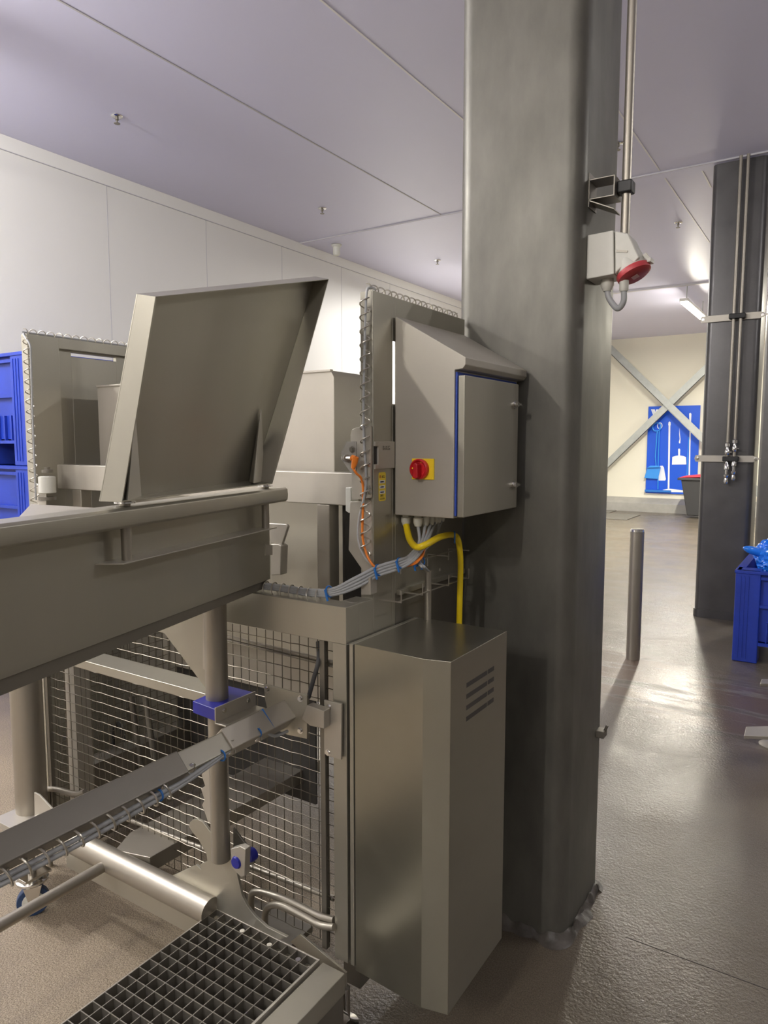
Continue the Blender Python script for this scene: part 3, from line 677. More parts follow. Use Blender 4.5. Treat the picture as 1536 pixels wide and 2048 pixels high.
# bent handle rods at the bottom right
mb = MB()
for pp, yy in ((((506, 1850), (502, 1800), (512, 1783), (560, 1795), (600, 1812), (640, 1832), (668, 1840)), YF+.005), (((532, 1870), (530, 1830), (540, 1812), (565, 1812), (610, 1834), (640, 1850), (668, 1855)), YF-.01)):
    mb.tube(smooth_path([uy(yy, *p) for p in pp], 6), .0095, 12)
part('handle_rod', mb, TUBE, 0)
# foot flange along the bottom right, white lower block
mb = MB(); mb.prism([uy(YF-.02, *p) for p in ((580, 1884), (600, 1868), (692, 1946), (692, 1975)) ], (0, .006, 0)); part('bottom_flange', mb, STEEL, .001)
# left leg pipe and lower base
lx, ly = uy(1.33, 58, 1500).x, 1.33
mb = MB(); mb.cyl((lx, ly, .12), (lx, ly, 1.0), .052, 32); part('leg_pipe', mb, TUBE, 0)
yb4 = 1.28; zt4 = uy(yb4, 300, 1760).z
mb = MB(); A = uy(yb4, 95, 1655); Bp = uy(yb4, 418, 1840); mb.cyl((A.x-.05, yb4, zt4), (Bp.x+.01, yb4, zt4), .036, 28); part('base_tube', mb, TUBE, 0)
mb = MB(); mb.box(A.x+.1, Bp.x+.08, yb4, yb4+.008, uy(yb4, 190, 1765).z, zt4-.03); part('base_skirt', mb, STEEL, .001)
mb = MB(); mb.prism([uy(yb4-.0, *p) for p in ((68, 1585), (78, 1590), (104, 1618), (104, 1700), (70, 1700))], (0, .006, 0)); part('leg_gusset', mb, STEELB, .001)
# swan neck gusset plate
def Q(x, y): return (x/2.194, 1150+y/2.194)
gp = [(829, 1105), (832, 1085), (845, 1074), (868, 1073), (888, 1083), (925, 1130), (970, 1180), (1010, 1235), (1035, 1290), (1048, 1350), (1060, 1405), (1085, 1455), (1120, 1500), (1170, 1545), (1260, 1590), (1230, 1600), (1100, 1570), (940, 1500), (870, 1455), (690, 1350), (860, 1272), (882, 1292), (878, 1270), (910, 1255), (905, 1225), (870, 1160), (845, 1130)]
mb = MB(); mb.prism([uy(yb4+.02, *Q(*p)) for p in gp], (0, .008, 0)); part('gusset_plate', mb, STEEL, .001)
# hand rail tube toward the viewer
p1 = uz(zt4-.005, 186, 1745); p1.y = yb4-.03
mb = MB(); p2 = V(p1.x, .45, p1.z); mb.cyl(p1, p2, .0165, 20); mb.lathe(p1, [(.017, 0), (.017, .003)], (0, 1, 0)); part('lower_tube', mb, TUBE, 0)
# caster
cs = uz(0, 68, 1828)
mb = MB(); mb.lathe((cs.x, cs.y, .05), [(.028, -.014), (.05, -.012), (.05, .012), (.028, .014)], (.85, -.5, 0), 28); w_ = part('caster_wheel', mb, mat('blue caster tread', (.02, .05, .13), .4), .003)
MB().lathe((cs.x, cs.y, .05), [(.034, -.0155), (.034, .0155)], (.85, -.5, 0), 20).build('wheel_hub', WHITEP, w_)
mb = MB(); d = V(.85, -.5, 0)*.02; e = V(.5, .85, 0)*.03
for sg in (-1, 1): mb.hexa([V(cs.x, cs.y, .045)+d*sg-e*.4, V(cs.x, cs.y, .045)+d*sg+e*.4, V(cs.x, cs.y, .045)+d*sg*1.2+e*.4, V(cs.x, cs.y, .045)+d*sg*1.2-e*.4, V(cs.x, cs.y, .115)+d*sg-e, V(cs.x, cs.y, .115)+d*sg+e, V(cs.x, cs.y, .115)+d*sg*1.2+e, V(cs.x, cs.y, .115)+d*sg*1.2-e])
mb.lathe((cs.x, cs.y, .115), [(.045, 0), (.05, .006), (.05, .012), (.035, .02), (.033, .026), (.018, .028)], seg=24); mb.box(cs.x-.06, cs.x+.04, cs.y-.045, cs.y+.045, .14, .148)
part('caster_fork', mb, CHROME, .001)
mb = MB(); mb.cyl((cs.x, cs.y, .14), (cs.x, cs.y, .22), .012, 16); mb.lathe((cs.x, cs.y, .20), [(.014, 0), (.034, .05), (.034, .07)], seg=20); part('caster_stem', mb, TUBE, 0)
mb = MB(); mb.box(cs.x-.06, cs.x+.07, cs.y-.05, yb4-.02, .262, .27); mb.box(lx-.05, cs.x, cs.y+.0, yb4+.04, .24, .262); part('caster_bracket', mb, STEELB, .001)
# wire baskets for the cables on the ledge
def wire(mb, pts, r_=.0022): mb.tube(pts, r_, 6)
mb = MB()
for yy in (1.53, 1.64, 1.79, 1.92):
    z0 = 1.15
    wire(mb, [(XS+.0, yy, z0+.04), (XS+.0, yy, z0+.075), (XS+.07, yy, z0+.075)]); wire(mb, [(XS+.0, yy, z0-.01), (XS+.07, yy, z0-.01), (XS+.07, yy, z0+.02)])
wire(mb, [(XS+.03, 1.53, 1.225), (XS+.03, 1.93, 1.225)]); wire(mb, [(XS+.06, 1.53, 1.14), (XS+.06, 1.93, 1.14)])
part('wire_basket', mb, COIL, 0)
# coil holders (cable spirals)
mb = MB(); cxr = uy(YU-.012, 731, 800).x
mb.tube(helix((cxr, YU-.014, 1.26), (cxr, YU-.014, ztop-.02), .0125, 19), .0019, 6); cr = part('cable_coil', mb, COIL, 0)
mb = MB(); mb.tube(helix((XS-.02, YU, ztop+.009), (XS-.02, YE-.01, ztop+.009), .0105, 16), .0019, 6); part('cable_coil', mb, COIL, 0)
cxl = uy(YU-.012, 63, 850).x
mb = MB(); mb.tube(helix((cxl, YU-.014, 1.10), (cxl, YU-.014, zl-.02), .0135, 23), .0020, 6); part('cable_coil', mb, COIL, 0)
mb = MB(); mb.tube(helix((XL-.02, YU, zl+.009), (XL-.02, 2.1, zl+.009), .011, 17), .0020, 6); part('cable_coil', mb, COIL, 0)
mb = MB(); mb.tube(helix(uz(zt+.008, 500, 1172), (XS-.08, YF+.03, zt+.008), .020, 9), .0019, 6); part('cable_coil', mb, COIL, 0)
# type plate sticker
st = thing('rating_sticker', ux(XS+.001, 764, 1000), 'small yellow rating sticker on the right upright of the machine', 'sticker')
A, B = ux(XS, 757, 945), ux(XS, 771, 1001); yA, yB, zA, zB = A.y, B.y, B.z, A.z
mb = MB(); rr = roundrect(0, yB-yA, 0, zB-zA, .005, 0, 3); mb.prism([V(XS+.0003, yA+p.x, zA+p.y) for p in rr], (.0005, 0, 0)); mb.build('sticker_sheet', STICK, st, smooth=False)
hh = zB-zA; ww = yB-yA
def sbox(a, b, c_, d_, m, nm): MB().box(XS+.0009, XS+.0012, yA+ww*a, yA+ww*b, zA+hh*c_, zA+hh*d_).build(nm, m, st, smooth=False)
text('print_red', 'B', hh*.15, (XS+.0009, yA+ww*.10, zA+hh*.80), (0, 1, 0), (0, 0, 1), RINK, st)
text('print_name', 'KG', hh*.13, (XS+.0009, yA+ww*.42, zA+hh*.80), (0, 1, 0), (0, 0, 1), INK, st)
for k in (.62, .44, .26):
    sbox(.12, .85, k, k+.10, WINK, 'field'); sbox(.22, .70, k+.03, k+.07, PINK, 'field_print')
text('print_year', '2015', hh*.105, (XS+.0009, yA+ww*.20, zA+hh*.155), (0, 1, 0), (0, 0, 1), INK, st)
sbox(.14, .82, .06, .075, INK, 'small_print'); sbox(.14, .82, .10, .11, INK, 'small_print')

# ------------------------------------------------------------------ lower housing
hb_x0, hb_x1, hb_y0, hb_y1 = XS+.006, uy(YF, 900, 1325).x, YF, 1.706
hz_t = uy(YF, 900, 1325).z; hz_b = uy(YF, 895, 2035).z
hs = thing('motor_housing', ((hb_x0+hb_x1)/2, 1.55, hz_b), 'tall stainless housing box with four vent slots, in front of the column', 'machine housing')
fx = uy(YF, 707, 1400).x
mb = MB()   # cover with angled front: wide face, then a slight crease
cr_x = uy(YF, 850, 1310).x
pts = [V(fx, hb_y0+.004, 0), V(cr_x, hb_y0-.009, 0), V(hb_x1, hb_y0+.006, 0), V(hb_x1, hb_y1, 0), V(fx, hb_y1, 0)]
mb.prism([p+V(0, 0, hz_b) for p in pts], (0, 0, hz_t-hz_b)); cv = mb.build('cover', SHINY, hs, bev=.0015, ang=4)
mb = MB(); mb.box(hb_x0, fx-.003, hb_y0+.003, hb_y1, hz_b+.01, hz_t-.001); mb.build('flange', STEEL, hs, bev=.002)
mb = MB()
for i in range(4):
    zc = ux(hb_x1, 933, 1371).z-.0275*i
    for y0v, y1v, zz0 in ((1.470, 1.585, 0), (1.590, 1.625, .0)):
        mb.box(hb_x1-.001, hb_x1+.0006, y0v, y1v, zc-.0055, zc+.0055)
mb.build('vent_slot', DARK, hs, smooth=False)  # dark strips stand for the shade inside the slots
# ------------------------------------------------------------------ control cabinet
yc = 1.60
cab = thing('control_cabinet', (-.9, 1.8, 1.36), 'stainless control cabinet with sloping hood and red rotary switch', 'control cabinet')
xl = uy(yc, 790, 900).x; xr = uy(yc, 908, 900).x
z_b = uy(yc, 905, 1037).z; z_e = uy(yc, 912, 740).z; yd = 2.0
pts = [V(xl, yc, z_b), V(xr, yc, z_b), V(xr, yc, z_e), V(xr+.022, yc, z_e+.002), V(xr+.030, yc, z_e+.012), V(xr+.030, yc, z_e+.030), V(xl, yc, uy(yc, 790, 632).z)]
mb = MB(); mb.prism(pts, (0, yd-yc, 0)); mb.build('cabinet_body', STEELB, cab, bev=.002)
xd = xr+.0
mb = MB(); mb.box(xd, xd+.004, yc+.006, ux(xd, 1028, 900).y, z_b+.006, z_e-.004); mb.build('door_seal', BLUES, cab)
dy0, dy1, dz0, dz1 = yc+.010, min(ux(xd+.02, 1033, 900).y, 1.995), z_b+.002, z_e-.012
mb = MB(); mb.box(xd+.004, xd+.024, dy0, dy1, dz0, dz1); dr = mb.build('door', STEEL, cab, bev=.003)
for pz in (808, 970):
    q = ux(xd+.024, 1021, pz); mb = MB(); mb.lathe((xd+.024, dy1-.03, q.z), [(.013, 0), (.013, .003), (.008, .004), (.008, .012)], (1, 0, 0), 16); mb.box(xd+.034, xd+.040, dy1-.045, dy1-.015, q.z-.003, q.z+.003); mb.build('lock', CHROME, dr)
sw = uy(yc, 840, 938)
sx = (uy(yc, 869, 937).x-uy(yc, 825, 937).x)/2
yp = MB().box(uy(yc, 825, 937).x, uy(yc, 869, 937).x, yc-.004, yc, sw.z-.027, sw.z+.027).build('switch_plate', YEL, cab, bev=.001)
c = V(uy(yc, 842, 937).x, yc-.004, sw.z)
MB().lathe(c, [(.0265, 0), (.0265, .010), (.023, .013), (.019, .008), (.018, .006)], (0, -1, 0), 32).build('switch_dial', RED, cab)
mb = MB(); mb.prism([c+V(-.007, -.006, .012), c+V(0, -.006, .018), c+V(.007, -.006, .012), c+V(.008, -.006, -.023), c+V(-.008, -.006, -.023)], (0, -.022, 0)); mb.build('switch_handle', mat('deep red', (.50, .012, .018), .35), cab, bev=.003)
mb = MB(); mb.lathe(c+V(.008, -.008, .019), [(.0025, 0), (.0025, .001)], (0, -1, 0), 8).lathe(c+V(-.019, -.008, .002), [(.0025, 0), (.0025, .001)], (0, -1, 0), 8); mb.build('dial_mark', YEL, cab)
gl = [(812, 1.64, .0115), (836, 1.64, .011), (851, 1.665, .009), (862, 1.69, .009), (870, 1.72, .008), (877, 1.75, .008), (884, 1.78, .008)]
GP = []
for px, yy, r_ in gl:
    p = uy(yy, px, 1045); p = V(p.x, yy, z_b); GP.append(p)
    MB().lathe(p, [(r_*.9, 0), (r_*.9, -.008), (r_*1.15, -.009), (r_*1.15, -.022), (r_*.8, -.032)], seg=14).build('cable_gland', SOCK, cab)

# ------------------------------------------------------------------ cables
def cable(pts, r_, m, label, n=8, name='cable', group=None):
    return tag(MB().tube(smooth_path(pts, n), r_, 10).build(name, m), label, 'cable', group)
g = GP[0]+V(0, 0, -.028)
cable([g, uy(1.60, 819, 1078), uy(1.555, 833, 1094), uy(1.56, 852, 1089), uy(1.66, 880, 1074), uy(1.80, 905, 1070), uy(1.83, 916, 1080), uy(1.85, 921, 1120), uy(1.85, 920, 1180), V(uy(1.85, 918, 1240).x, 1.85, .96)], .0088, YELC, 'thick yellow cable curving from the cabinet down behind the housing')
# grey bundle: from glands through ties to the coil on the front beam
tie_a, tie_b, tie_c = (659, 1183), (757, 1140), (800, 1126)
Yb = 1.50
names = ['grey cable at the top of the bundle below the cabinet', 'grey cable in the middle of the bundle below the cabinet', 'grey cable at the underside of the bundle below the cabinet', 'grey cable at the back of the bundle below the cabinet']
for i in range(4):
    g = GP[i+1]+V(0, 0, -.028); o1 = (i-1.5)*5.5
    P = [g, uy(1.62, 838-i*3+8*i, 1085), uy(1.58, 818+4*i, 1112+2*i), uy(1.54, 800, 1128+o1), uy(1.50, 757, 1142+o1*1.1), uy(1.45, 710, 1166+o1*1.2), uy(YF+.03, 665, 1184+o1*.7), uy(YF+.03, 620, 1185+o1*.6), uy(YF+.03, 560, 1176+o1*.5), uy(YF+.03, 490, 1168+o1*.4)]
    cable(P, .0044, GREYC, names[i], group='grey cables below the cabinet')
for i, px in enumerate((5, 6)):
    g = GP[px]+V(0, 0, -.028)
    cable([g, uy(1.72, 872-2*i, 1075), uy(1.68, 850, 1100), uy(1.62, 836+3*i, 1122), uy(1.60, 846+4*i, 1135), V(uy(1.70, 857, 1142).x, 1.70, uy(1.70, 857, 1142).z)], .0035, GREYC, ['thin grey cable from the rear glands into the short pipe, lower', 'thin grey cable from the rearmost gland into the short pipe'][i])
for i in range(2):
    cable([uy(1.66, 848+3*i, 1060), uy(1.62, 846+3*i, 1095), uy(1.60, 842+3*i, 1112), uy(1.58, 830, 1124+3*i), uy(1.56, 812, 1130+2*i)], .003, ORGC, ['orange cable crossing under the yellow one, left strand', 'orange cable crossing under the yellow one, right strand'][i])
# pipe stub above the housing
tag(MB().cyl((uy(1.70, 856, 1190).x, 1.70, hz_t), (uy(1.70, 856, 1190).x, 1.70, uy(1.70, 856, 1140).z), .0095, 18).build('conduit_stub', TUBE), 'short vertical steel pipe standing on top of the housing', 'pipe')
# sensor cables on the upright
yk = YU-.016
cn = thing('sensor_plug', uy(YU-.05, 708, 925), 'orange angled plug on the sensor beside the upright', 'plug')
mb = MB(); mb.tube([uy(YU-.05, 704, 916), uy(YU-.05, 711, 918)], .008, 12).tube([uy(YU-.05, 711, 914), uy(YU-.05, 709, 926), uy(YU-.05, 706, 937)], [.0088, .0078, .0050], 12); mb.build('plug_body', ORGC, cn)
cable([uy(YU-.05, 706, 936), uy(YU-.045, 713, 947), uy(YU-.03, 722, 956), uy(yk, 726, 975), uy(yk, 726, 1020), uy(yk, 725, 1070), uy(yk, 732, 1105), uy(yk, 744, 1128), uy(1.50, 757, 1137)], .0032, ORGC, 'orange sensor cable hanging down the front of the right upright')
cable([uy(YU+.05, 750, 578), uy(YU, 740, 576), uy(yk, 733, 590), uy(yk, 729, 700), uy(yk, 727, 850), uy(yk, 732, 960), uy(yk, 727, 1000), uy(yk, 718, 1040), uy(yk, 717, 1080), uy(yk, 730, 1115), uy(1.50, 757, 1140)], .0032, GREYC, 'light grey cable inside the spiral on the right upright')
cable([V(XL-.02, 2.1, zl+.006), V(XL-.02, YU+.06, zl+.006), V(XL-.02, YU+.0, zl+.002), uy(yk, 60, 690), uy(yk, 62, 720), uy(yk, 66, 850), uy(yk, 72, 1000)], .0036, GREYC, 'light grey cable inside the spiral on the left upright')
cable([uy(YF+.06, 636, 1285), uy(YF+.02, 637, 1320), uy(YF+.02, 628, 1355), uy(YF+.02, 617, 1395)], .006, DGREYC, 'dark grey cable behind the guard, left of the corner post')
def tie(p, y, r_, label, dirv=(1, 0, .3)):
    c = uy(y, *p); d = Vector(dirv).normalized(); a = V(0, 1, 0); b = d.cross(a).normalized(); a = b.cross(d)
    mb = MB(); mb.tube([c+(a*math.cos(k*PI/7)+b*math.sin(k*PI/7))*r_ for k in range(14)], .0022, 6, closed=True)
    mb.beam(c-a*(r_+.002)+b*.008, c-a*(r_+.002)-b*.022, .004, .004, d)
    return tag(mb.build('cable_tie', TIE), label, 'cable tie', 'blue cable ties')
tie(tie_a, YF+.03, .014, 'blue tie on the cable bundle just above the corner of the frame')
tie(tie_b, 1.50, .014, 'blue tie on the grey bundle right of the upright')
tie(tie_c, 1.54, .013, 'blue tie on the bundle left of the orange strands')
tie((832, 1124), 1.60, .011, 'blue tie holding the orange strands')
tie((845, 1122), 1.63, .010, 'blue tie right of the orange strands, under the yellow cable')
tie((909, 1070), 1.80, .010, 'blue tie at the bend of the yellow cable', (1, .6, 0))

# ================================================================== SWING ARM
xa_, za_ = -1.185, .845
K2 = lambda p: p
arm = thing('cable_boom', (xa_, .9, za_), 'diagonal square-tube boom carrying cables from lower left to the frame', 'boom')
ridge = ux(xa_, 0, 1666); zax = ridge.z-.036
def dia(mb, y0, y1, h, xc=xa_, zc=None):
    zc = zax if zc is None else zc
    mb.prism([V(xc, y0, zc+h), V(xc+h, y0, zc), V(xc, y0, zc-h), V(xc-h, y0, zc)], (0, y1-y0, 0))
mb = MB(); dia(mb, .25, 1.0, .038); mb.build('arm_tube', STEELD, arm, bev=.003)
mb = MB(); dia(mb, .98, 1.345, .034); mb.build('inner_tube', STEEL, arm, bev=.003)
mb = MB(); dia(mb, 1.13, 1.36, .039, zc=zax+.003); mb.build('outer_sleeve', STEELB, arm, bev=.003)
yp_ = 1.352
mb = MB(); mb.prism([uy(yp_, *p) for p in ((527, 1368), (614, 1391), (614, 1478), (575, 1470), (545, 1456), (530, 1400))], (0, .006, 0)); mb.build('end_plate', STEEL, arm, bev=.001)
mb = MB()
for p in ((535, 1379), (601, 1397), (601, 1461)): mb.bolt(uy(yp_, *p), (0, -1, 0), .006, .006)
mb.build('bolt', CHROME, arm)
mb = MB(); mb.prism([uy(yp_-.005, *p) for p in ((603, 1438), (614, 1410), (648, 1422), (648, 1458), (620, 1452))], (0, .025, 0)); mb.build('link_bar', STEELB, arm, bev=.002)
mb = MB(); mb.prism([uy(YF-.012, *p) for p in ((648, 1400), (683, 1408), (682, 1520), (668, 1516), (648, 1508))], (0, .006, 0)); bp2 = mb.build('mount_plate', STEELB, arm, bev=.001)
mb = MB()
for p in ((658, 1414), (656, 1505)): mb.bolt(uy(YF-.012, *p), (0, -1, 0), .006, .005)
mb.build('bolt', CHROME, bp2)
mb = MB()
for px, py in ((462, 1495), (515, 1470)):
    c = ux(xa_+.02, px, py); mb.lathe(c, [(.008, .02), (.008, 0), (.011, -.003), (.011, -.012), (.005, -.014)], seg=12)
for px, py in ((322, 1567), (380, 1535)):
    c = ux(xa_+.02, px, py); mb.lathe(c, [(.012, 0), (.012, .008), (.006, .012)], (1, -.2, 0), 12)
mb.build('clamp_screw', CHROME, arm)
# cable under the arm with spiral
xk = xa_+.028
for i in range(2):
    P = [ux(xk, -60, 1783+13*i), ux(xk, 0, 1757+13*i), ux(xk, 150, 1680+13*i), ux(xk, 300, 1597+11*i), ux(xk, 370, 1560+6*i), ux(xk, 445, 1507+5*i), ux(xk-.01, 470, 1488+4*i)]
    cable(P, .0048, GREYC, ['upper grey cable in the spiral under the swing arm', 'lower grey cable in the spiral under the swing arm'][i], group='grey cables under the swing arm')
cable([ux(xk-.01, 526, 1462), ux(xk-.01, 550, 1472), ux(xk-.01, 575, 1462)], .004, GREYC, 'short grey cable end under the bolted arm plate')
a, b = ux(xk, 0, 1757), ux(xk, 335, 1578)
mb = MB(); mb.tube(helix(a, b, .0195, 10.5, n=18), .0023, 6); mb.build('cable_coil', COIL, arm)
def tie2(p, r_, label):
    c = ux(xk, *p); d = V(0, 1, 0); mb = MB(); mb.tube([c+V(math.cos(k*PI/7), 0, math.sin(k*PI/7))*r_ for k in range(14)], .0022, 6, closed=True); return tag(mb.build('cable_tie', TIE), label, 'cable tie', 'blue cable ties')
tie2((318, 1590), .012, 'blue tie on the cables inside the arm spiral')
tie2((443, 1511), .012, 'blue tie on the grey cables left of the post')
tie2((517, 1465), .009, 'small blue tie by the screw under the arm')
c = V(xa_, 1.27, zax); mb = MB(); h = .043
mb.tube([c+V(0, 0, h), c+V(h, 0, 0), c+V(.0, 0, -h), c+V(-h, 0, 0)], .002, 6, closed=True); tag(mb.build('cable_tie', TIE), 'blue tie wrapped round the arm tube by the bolted plate', 'cable tie')

# ================================================================== TRAY TABLE (swings about the post)
ua = R(13.6); U = V(-math.sin(ua), math.cos(ua), 0); N = V(U.y, -U.x, 0); T0 = V(-1.33*.94, 1.28*.94, 0)
def T(s, o, z): return T0+U*s+N*o+V(0, 0, z)
tz0, tz1 = 1.177, 1.392; sE = .245; sN = -1.0
tb = thing('swing_table', T(0, -.1, 0), 'long stainless tray table with rolled rim, swinging on a round post', 'tray table')
mb = MB(); mb.prism([T(sN, 0, tz0), T(sE, 0, tz0), T(sE, 0, tz1), T(sN, 0, tz1)], -N*.003)
mb.prism([T(sE, 0, tz0), T(sE, -.28, tz0), T(sE, -.22, tz1), T(sE, 0, tz1)], -U*.003)
mb.prism([T(sN, 0, tz0+.004), T(sE, 0, tz0+.004), T(sE, -.28, tz0+.004), T(sN, -.40, tz0+.004)], (0, 0, .003)); mb.build('side_wall', STEEL, tb, bev=.001)
mb = MB(); mb.prism([T(sN, -.006, tz0-.030), T(sE-.01, -.006, tz0-.022), T(sE-.01, -.006, tz0), T(sN, -.006, tz0)], -N*.02); mb.build('lower_lip', STEELD, tb)
# rolled rim
prof = [(0.0, 1.392), (.048, 1.392), (.0535, 1.397), (.055, 1.410), (.0535, 1.425), (.048, 1.430), (.0, 1.431)]
mb = MB(); mb.prism([T(sN, o, z) for o, z in prof], U*(sE-.0-sN+.006)); mb.build('rim', STEEL, tb, bev=.0015)
mb = MB(); mb.prism([uz(1.410, 62, 1008), uz(1.410, 300, 1022), T(-.25, .0, 1.410), T(-.62, 0, 1.410), uz(1.410, 34, 1038)], (0, 0, -.004)); mb.build('deck', STEELB, tb)
# ledge with hinge pins
def tl(px, py, o): # on the vertical plane o of the table
    P = T(0, o, 0); d = ray(px, py); return CAM+d*((P-CAM).dot(N)/d.dot(N))
L0, L1 = tl(245, 1127, .045), tl(552, 1058, .045); zld = (L0.z+L1.z)/2
s0l, s1l = (L0-T0).dot(U), (L1-T0).dot(U)
mb = MB(); mb.prism([T(s0l-.02, 0, zld), T(s0l, .048, zld), T(s1l, .048, zld), T(s1l+.02, .03, zld), T(s1l+.02, 0, zld)], (0, 0, .003)); mb.build('hinge_ledge', STEELB, tb, bev=.0008)
pins = []
for px in (253, 531):
    P = tl(px, 1090 if px < 300 else 1030, .028); s_ = (P-T0).dot(U); pins.append(s_); mb = MB(); mb.cyl(T(s_, .028, zld), T(s_, .028, 1.392), .0098, 20); mb.lathe(T(s_, .028, 1.431), [(.010, 0), (.010, .004)], seg=20); mb.build('hinge_pin', TUBE, tb)
mb = MB(); A = tl(533, 1090, .002); mb.prism([tl(531, 1089, .003), tl(545, 1090, .003), tl(545, 1110, .003), tl(531, 1111, .003)], -N*.008); mb.build('end_tab', STEELB, tb)
# spout behind the table end
ysp = 1.55
mb = MB(); mb.prism([uy(ysp, *p) for p in ((536, 1046), (573, 1048), (576, 1053), (563, 1092), (556, 1088), (541, 1086))], (0, .01, 0)); mb.prism([uy(ysp-.01, *p) for p in ((541, 1088), (556, 1088), (563, 1092), (561, 1150), (542, 1151))], (0, .03, 0)); mb.build('spout', CHROME if False else STEELB, tb, bev=.003)
# post, sleeve, gusset
pxw, pyw = -1.45*.94, 1.37*.94
mb = MB(); mb.cyl((pxw, pyw, uy(pyw, 450, 1722).z), (pxw, pyw, tz0+.004), .0255, 32); mb.build('post', TUBE, tb)
mb = MB(); z1s = uy(pyw, 437, 1405).z; mb.cyl((pxw, pyw, z1s), (pxw, pyw, tz0+.002), .0295, 32); mb.build('post_sleeve', TUBE, tb)
mb = MB(); mb.prism([uy(pyw, *p) for p in ((306, 1262), (328, 1266), (417, 1384), (420, 1215), (350, 1215))], (0, .006, 0)); mb.build('gusset', STEEL, tb, bev=.0008)
mb = MB(); mb.prism([uy(pyw-.02, *p) for p in ((405, 1226), (413, 1226), (413, 1342), (405, 1338))], (0, .02, 0)); mb.build('sleeve_lip', STEELB, tb, bev=.002)
zbk = z1s+.012
mb = MB(); pts = [uz(zbk, *p) for p in ((385, 1402), (456, 1371), (507, 1384), (431, 1419))]
mb.prism(pts, (0, 0, -.032)); mb.build('guide_bearing', BLUEP, tb, bev=.002)
a, b = uz(zbk+.003, 431, 1417), uz(zbk+.003, 507, 1382)
mb = MB(); xb0 = (a.x+b.x)/2
mb.box(xb0, xb0+.004, a.y, b.y, zbk-.035, zbk+.004).box(xb0, xb0+.035, a.y, b.y, zbk-.039, zbk-.035).box(xb0+.035, xb0+.039, a.y, b.y, zbk-.055, zbk-.035); br = mb.build('bearing_bracket', STEELB, tb, bev=.001)
mb = MB(); mb.bolt((xb0+.004, a.y+.03, zbk-.012), (1, 0, 0), .005, .004).bolt((xb0+.004, b.y-.03, zbk-.012), (1, 0, 0), .005, .004); mb.build('bolt', CHROME, br)
# lower roller bracket
c = uy(pyw-.01, 476, 1720)
mb = MB(); mb.prism([uy(pyw-.03, *p) for p in ((461, 1698), (480, 1693), (491, 1699), (489, 1752), (482, 1755), (463, 1735))], (0, .02, 0)); mb.build('roller_bracket', STEELB, tb, bev=.002)
mb = MB(); c1_ = uy(pyw-.035, 470, 1727); c2_ = uy(pyw+.02, 496, 1714); mb.lathe(c1_, [(.014, 0), (.017, .006), (.017, .02)], (0, 1, 0), 18).lathe(c2_, [(.014, 0), (.018, .006), (.018, .02)], (0, 1, 0), 18); mb.build('roller', BLUEP, tb)
mb = MB(); mb.prism([uy(pyw+.045, *p) for p in ((466, 1655), (500, 1700), (508, 1712), (508, 1728), (496, 1732), (466, 1732))], (0, .006, 0)); mb.build('rear_gusset', STEELD, tb, bev=.001)
# toothed rack left of the post
rk = [(415, 1520), (403, 1550), (410, 1572), (402, 1578), (409, 1600), (404, 1610), (412, 1632), (416, 1645), (424, 1645), (424, 1500)]
mb = MB(); mb.prism([uy(pyw+.01, *p) for p in rk], (0, .006, 0)); mb.build('toothed_rack', STEELB, tb, bev=.0006)

# ------------------------------------------------------------------ lid on the table pins
lid = thing('tray_lid', T(-.15, .01, 1.435), 'raised stainless lid pan leaning on the rim of the tray table', 'lid')
Vv = (V(0, 0, 1)+N*.20).normalized(); Nl = U.cross(Vv); Nl = Nl if Nl.dot(N) > 0 else -Nl
PB = T(0, .015, 1.432); DP = .046
def lp(px, py, off=0):
    P = PB+Nl*off; d = ray(px, py); return CAM+d*((P-CAM).dot(Nl)/d.dot(Nl))
bk4 = [lp(200, 1003), lp(275, 588), lp(632, 553), lp(506, 962)]
fr4 = [lp(244, 1004, DP), lp(311, 593, DP), lp(658, 558, DP), lp(545, 968, DP)]
th = .0025
mb = MB(); mb.prism(bk4, -Nl*th); mb.build('panel', STEEL, lid, bev=.0006)
mb = MB()
cen = sum(bk4, Vector())/4
for i in range(4):
    j = (i+1) % 4; ins = lambda p: p+(cen-p).normalized()*.004
    mb.hexa([bk4[i], bk4[j], ins(bk4[j]), ins(bk4[i]), fr4[i], fr4[j], ins(fr4[j]), ins(fr4[i])])
mb.build('rim_flange', STEEL, lid, bev=.0006)
for (b0, t0, b1, nm) in (((247, 1000), (268, 818), (281, 998), 0), ((500, 966), (521, 818), (527, 962), 1)):
    B0, T0_, B1 = lp(*b0, .034), lp(*t0, .003), lp(*b1, .003)
    tp = lp(t0[0]+3, t0[1]-2, .001); mb = MB(); 
    Bm = lp(b0[0]+12, b0[1]-2, .040)
    mb.prism([lp(b0[0]-2, b0[1]-2, .002), lp(b0[0]+6, b0[1], .044), lp(t0[0], t0[1], .004)], U*.003)
    mb.prism([lp(b0[0]+6, b0[1], .044), lp(b1[0], b1[1], .004), lp(t0[0], t0[1], .004)], Nl*.003)
    mb.build('stiffener', STEELB, lid, bev=.0005)
mb = MB()
for s_ in pins: mb.lathe(T(s_, .028, 1.436), [(.020, 0), (.020, .003), (.012, .004), (.012, .012)], seg=18)
mb.build('hinge_washer', CHROME, lid)

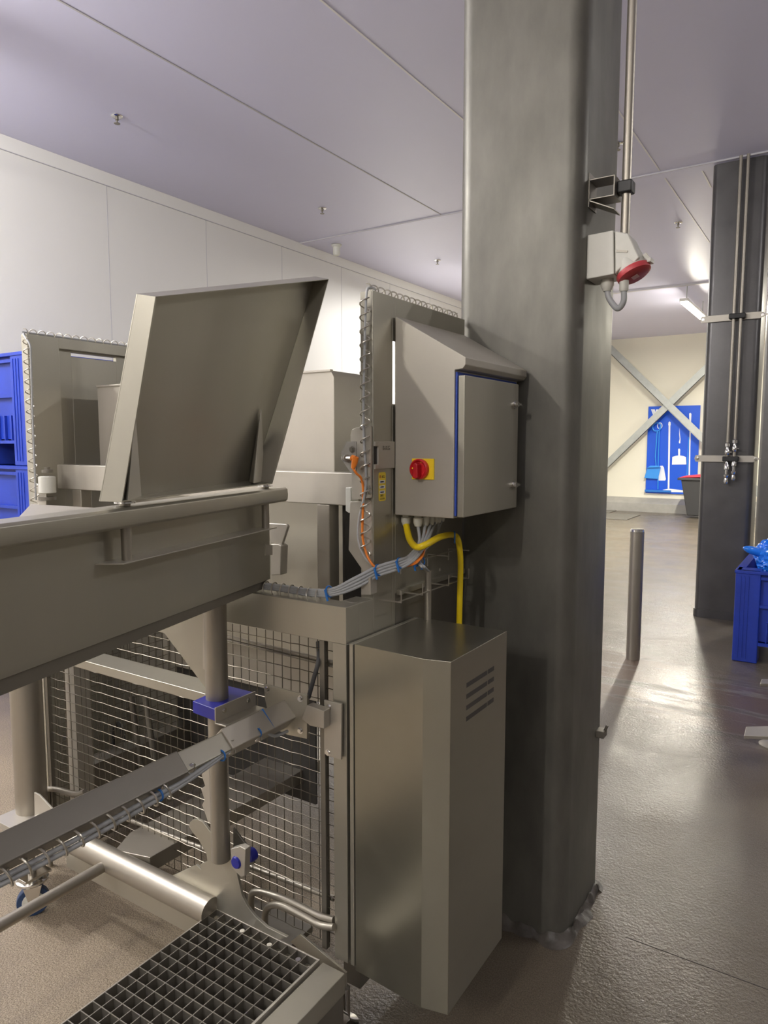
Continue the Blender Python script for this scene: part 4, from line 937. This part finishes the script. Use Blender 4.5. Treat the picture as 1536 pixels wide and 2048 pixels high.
# ================================================================== STEP GRATING
zg = .262
gr = thing('step_grating', uz(zg, 400, 1950), 'square-mesh steel step grating in the lower left foreground', 'grating')
G0, G1 = uz(zg, 430, 1821), uz(zg, 637, 1917); gx0, gx1 = G0.x, G1.x; gy1 = (G0.y+G1.y)/2; gy0 = gy1-.78
mb = MB(); n_ = 11; sp_ = (gx1-gx0)/n_
for i in range(n_+1): mb.box(gx0+sp_*i-.0012, gx0+sp_*i+.0012, gy0, gy1, zg-.04, zg)
k = int((gy1-gy0)/sp_)
for j in range(k+1): mb.box(gx0, gx1, gy1-sp_*j-.0012, gy1-sp_*j+.0012, zg-.04, zg-.0002)
mb.build('bar_grid', STEELD, gr)
mb = MB(); mb.box(gx1, gx1+.006, gy0, gy1, zg-.03, zg+.001).box(gx0, gx1+.006, gy1, gy1+.004, zg-.03, zg+.001).box(gx0-.003, gx0, gy0, gy1, zg-.03, zg); mb.build('edge_bar', STEELB, gr, bev=.001)
mb = MB()
for i in range(n_):
    c = V(gx0+sp_*(i+.5), gy1-sp_*.5, zg-.02)
    mb.lathe(c, [(.005, 0), (.005, .005), (.003, .006)] if i % 3 else [(.011, 0), (.011, .004), (.007, .005), (.007, .012)], seg=10)
mb.build('fixing_screw', CHROME, gr)
mb = MB(); mb.box(gx0+.003, gx1-.003, gy1-sp_+.002, gy1-.003, zg-.024, zg-.02).box(gx0+.01, gx1-.01, gy0, gy1-sp_*.5, zg-.055, zg-.052); mb.build('carrier_strip', STEEL, gr)
# side rail of the step
rl = thing('step_rail', (gx1+.05, gy1-.3, .05), 'broad square stainless rail right of the step grating', 'rail')
xr0 = gx1+.012; xr1 = uz(zg-.004, 690, 1945).x; yre = uz(zg-.004, 690, 1945).y
mb = MB(); mb.box(xr0, max(xr1, xr0+.05), gy0, yre, zg-.06, zg-.006); mb.build('rail_tube', STEEL, rl, bev=.002)
mb = MB(); mb.box(xr0+.02, max(xr1, xr0+.05)-.005, gy0+.3, yre, .03, zg-.06); mb.build('rail_leg_plate', STEELD, rl, bev=.001)
xm = (xr0+xr1)/2
mb = MB(); mb.cyl(uz(.12, 700, 2030)+V(-.02, 0, -.02), uz(.12, 640, 2044)+V(0, 0, .05), .016, 16); mb.build('rail_pin', CHROME, rl)
mb = MB(); mb.lathe((XS-.03, YF+.03, 0), [(.035, 0), (.035, .01), (.012, .02), (.012, .11)], seg=20).lathe((XS-.03, 1.9, 0), [(.035, 0), (.035, .01), (.012, .02), (.012, .11)], seg=20).lathe((XL, 1.6, 0), [(.035, 0), (.035, .01), (.012, .02), (.012, .11)], seg=20); mb.build('foot', CHROME, mc)
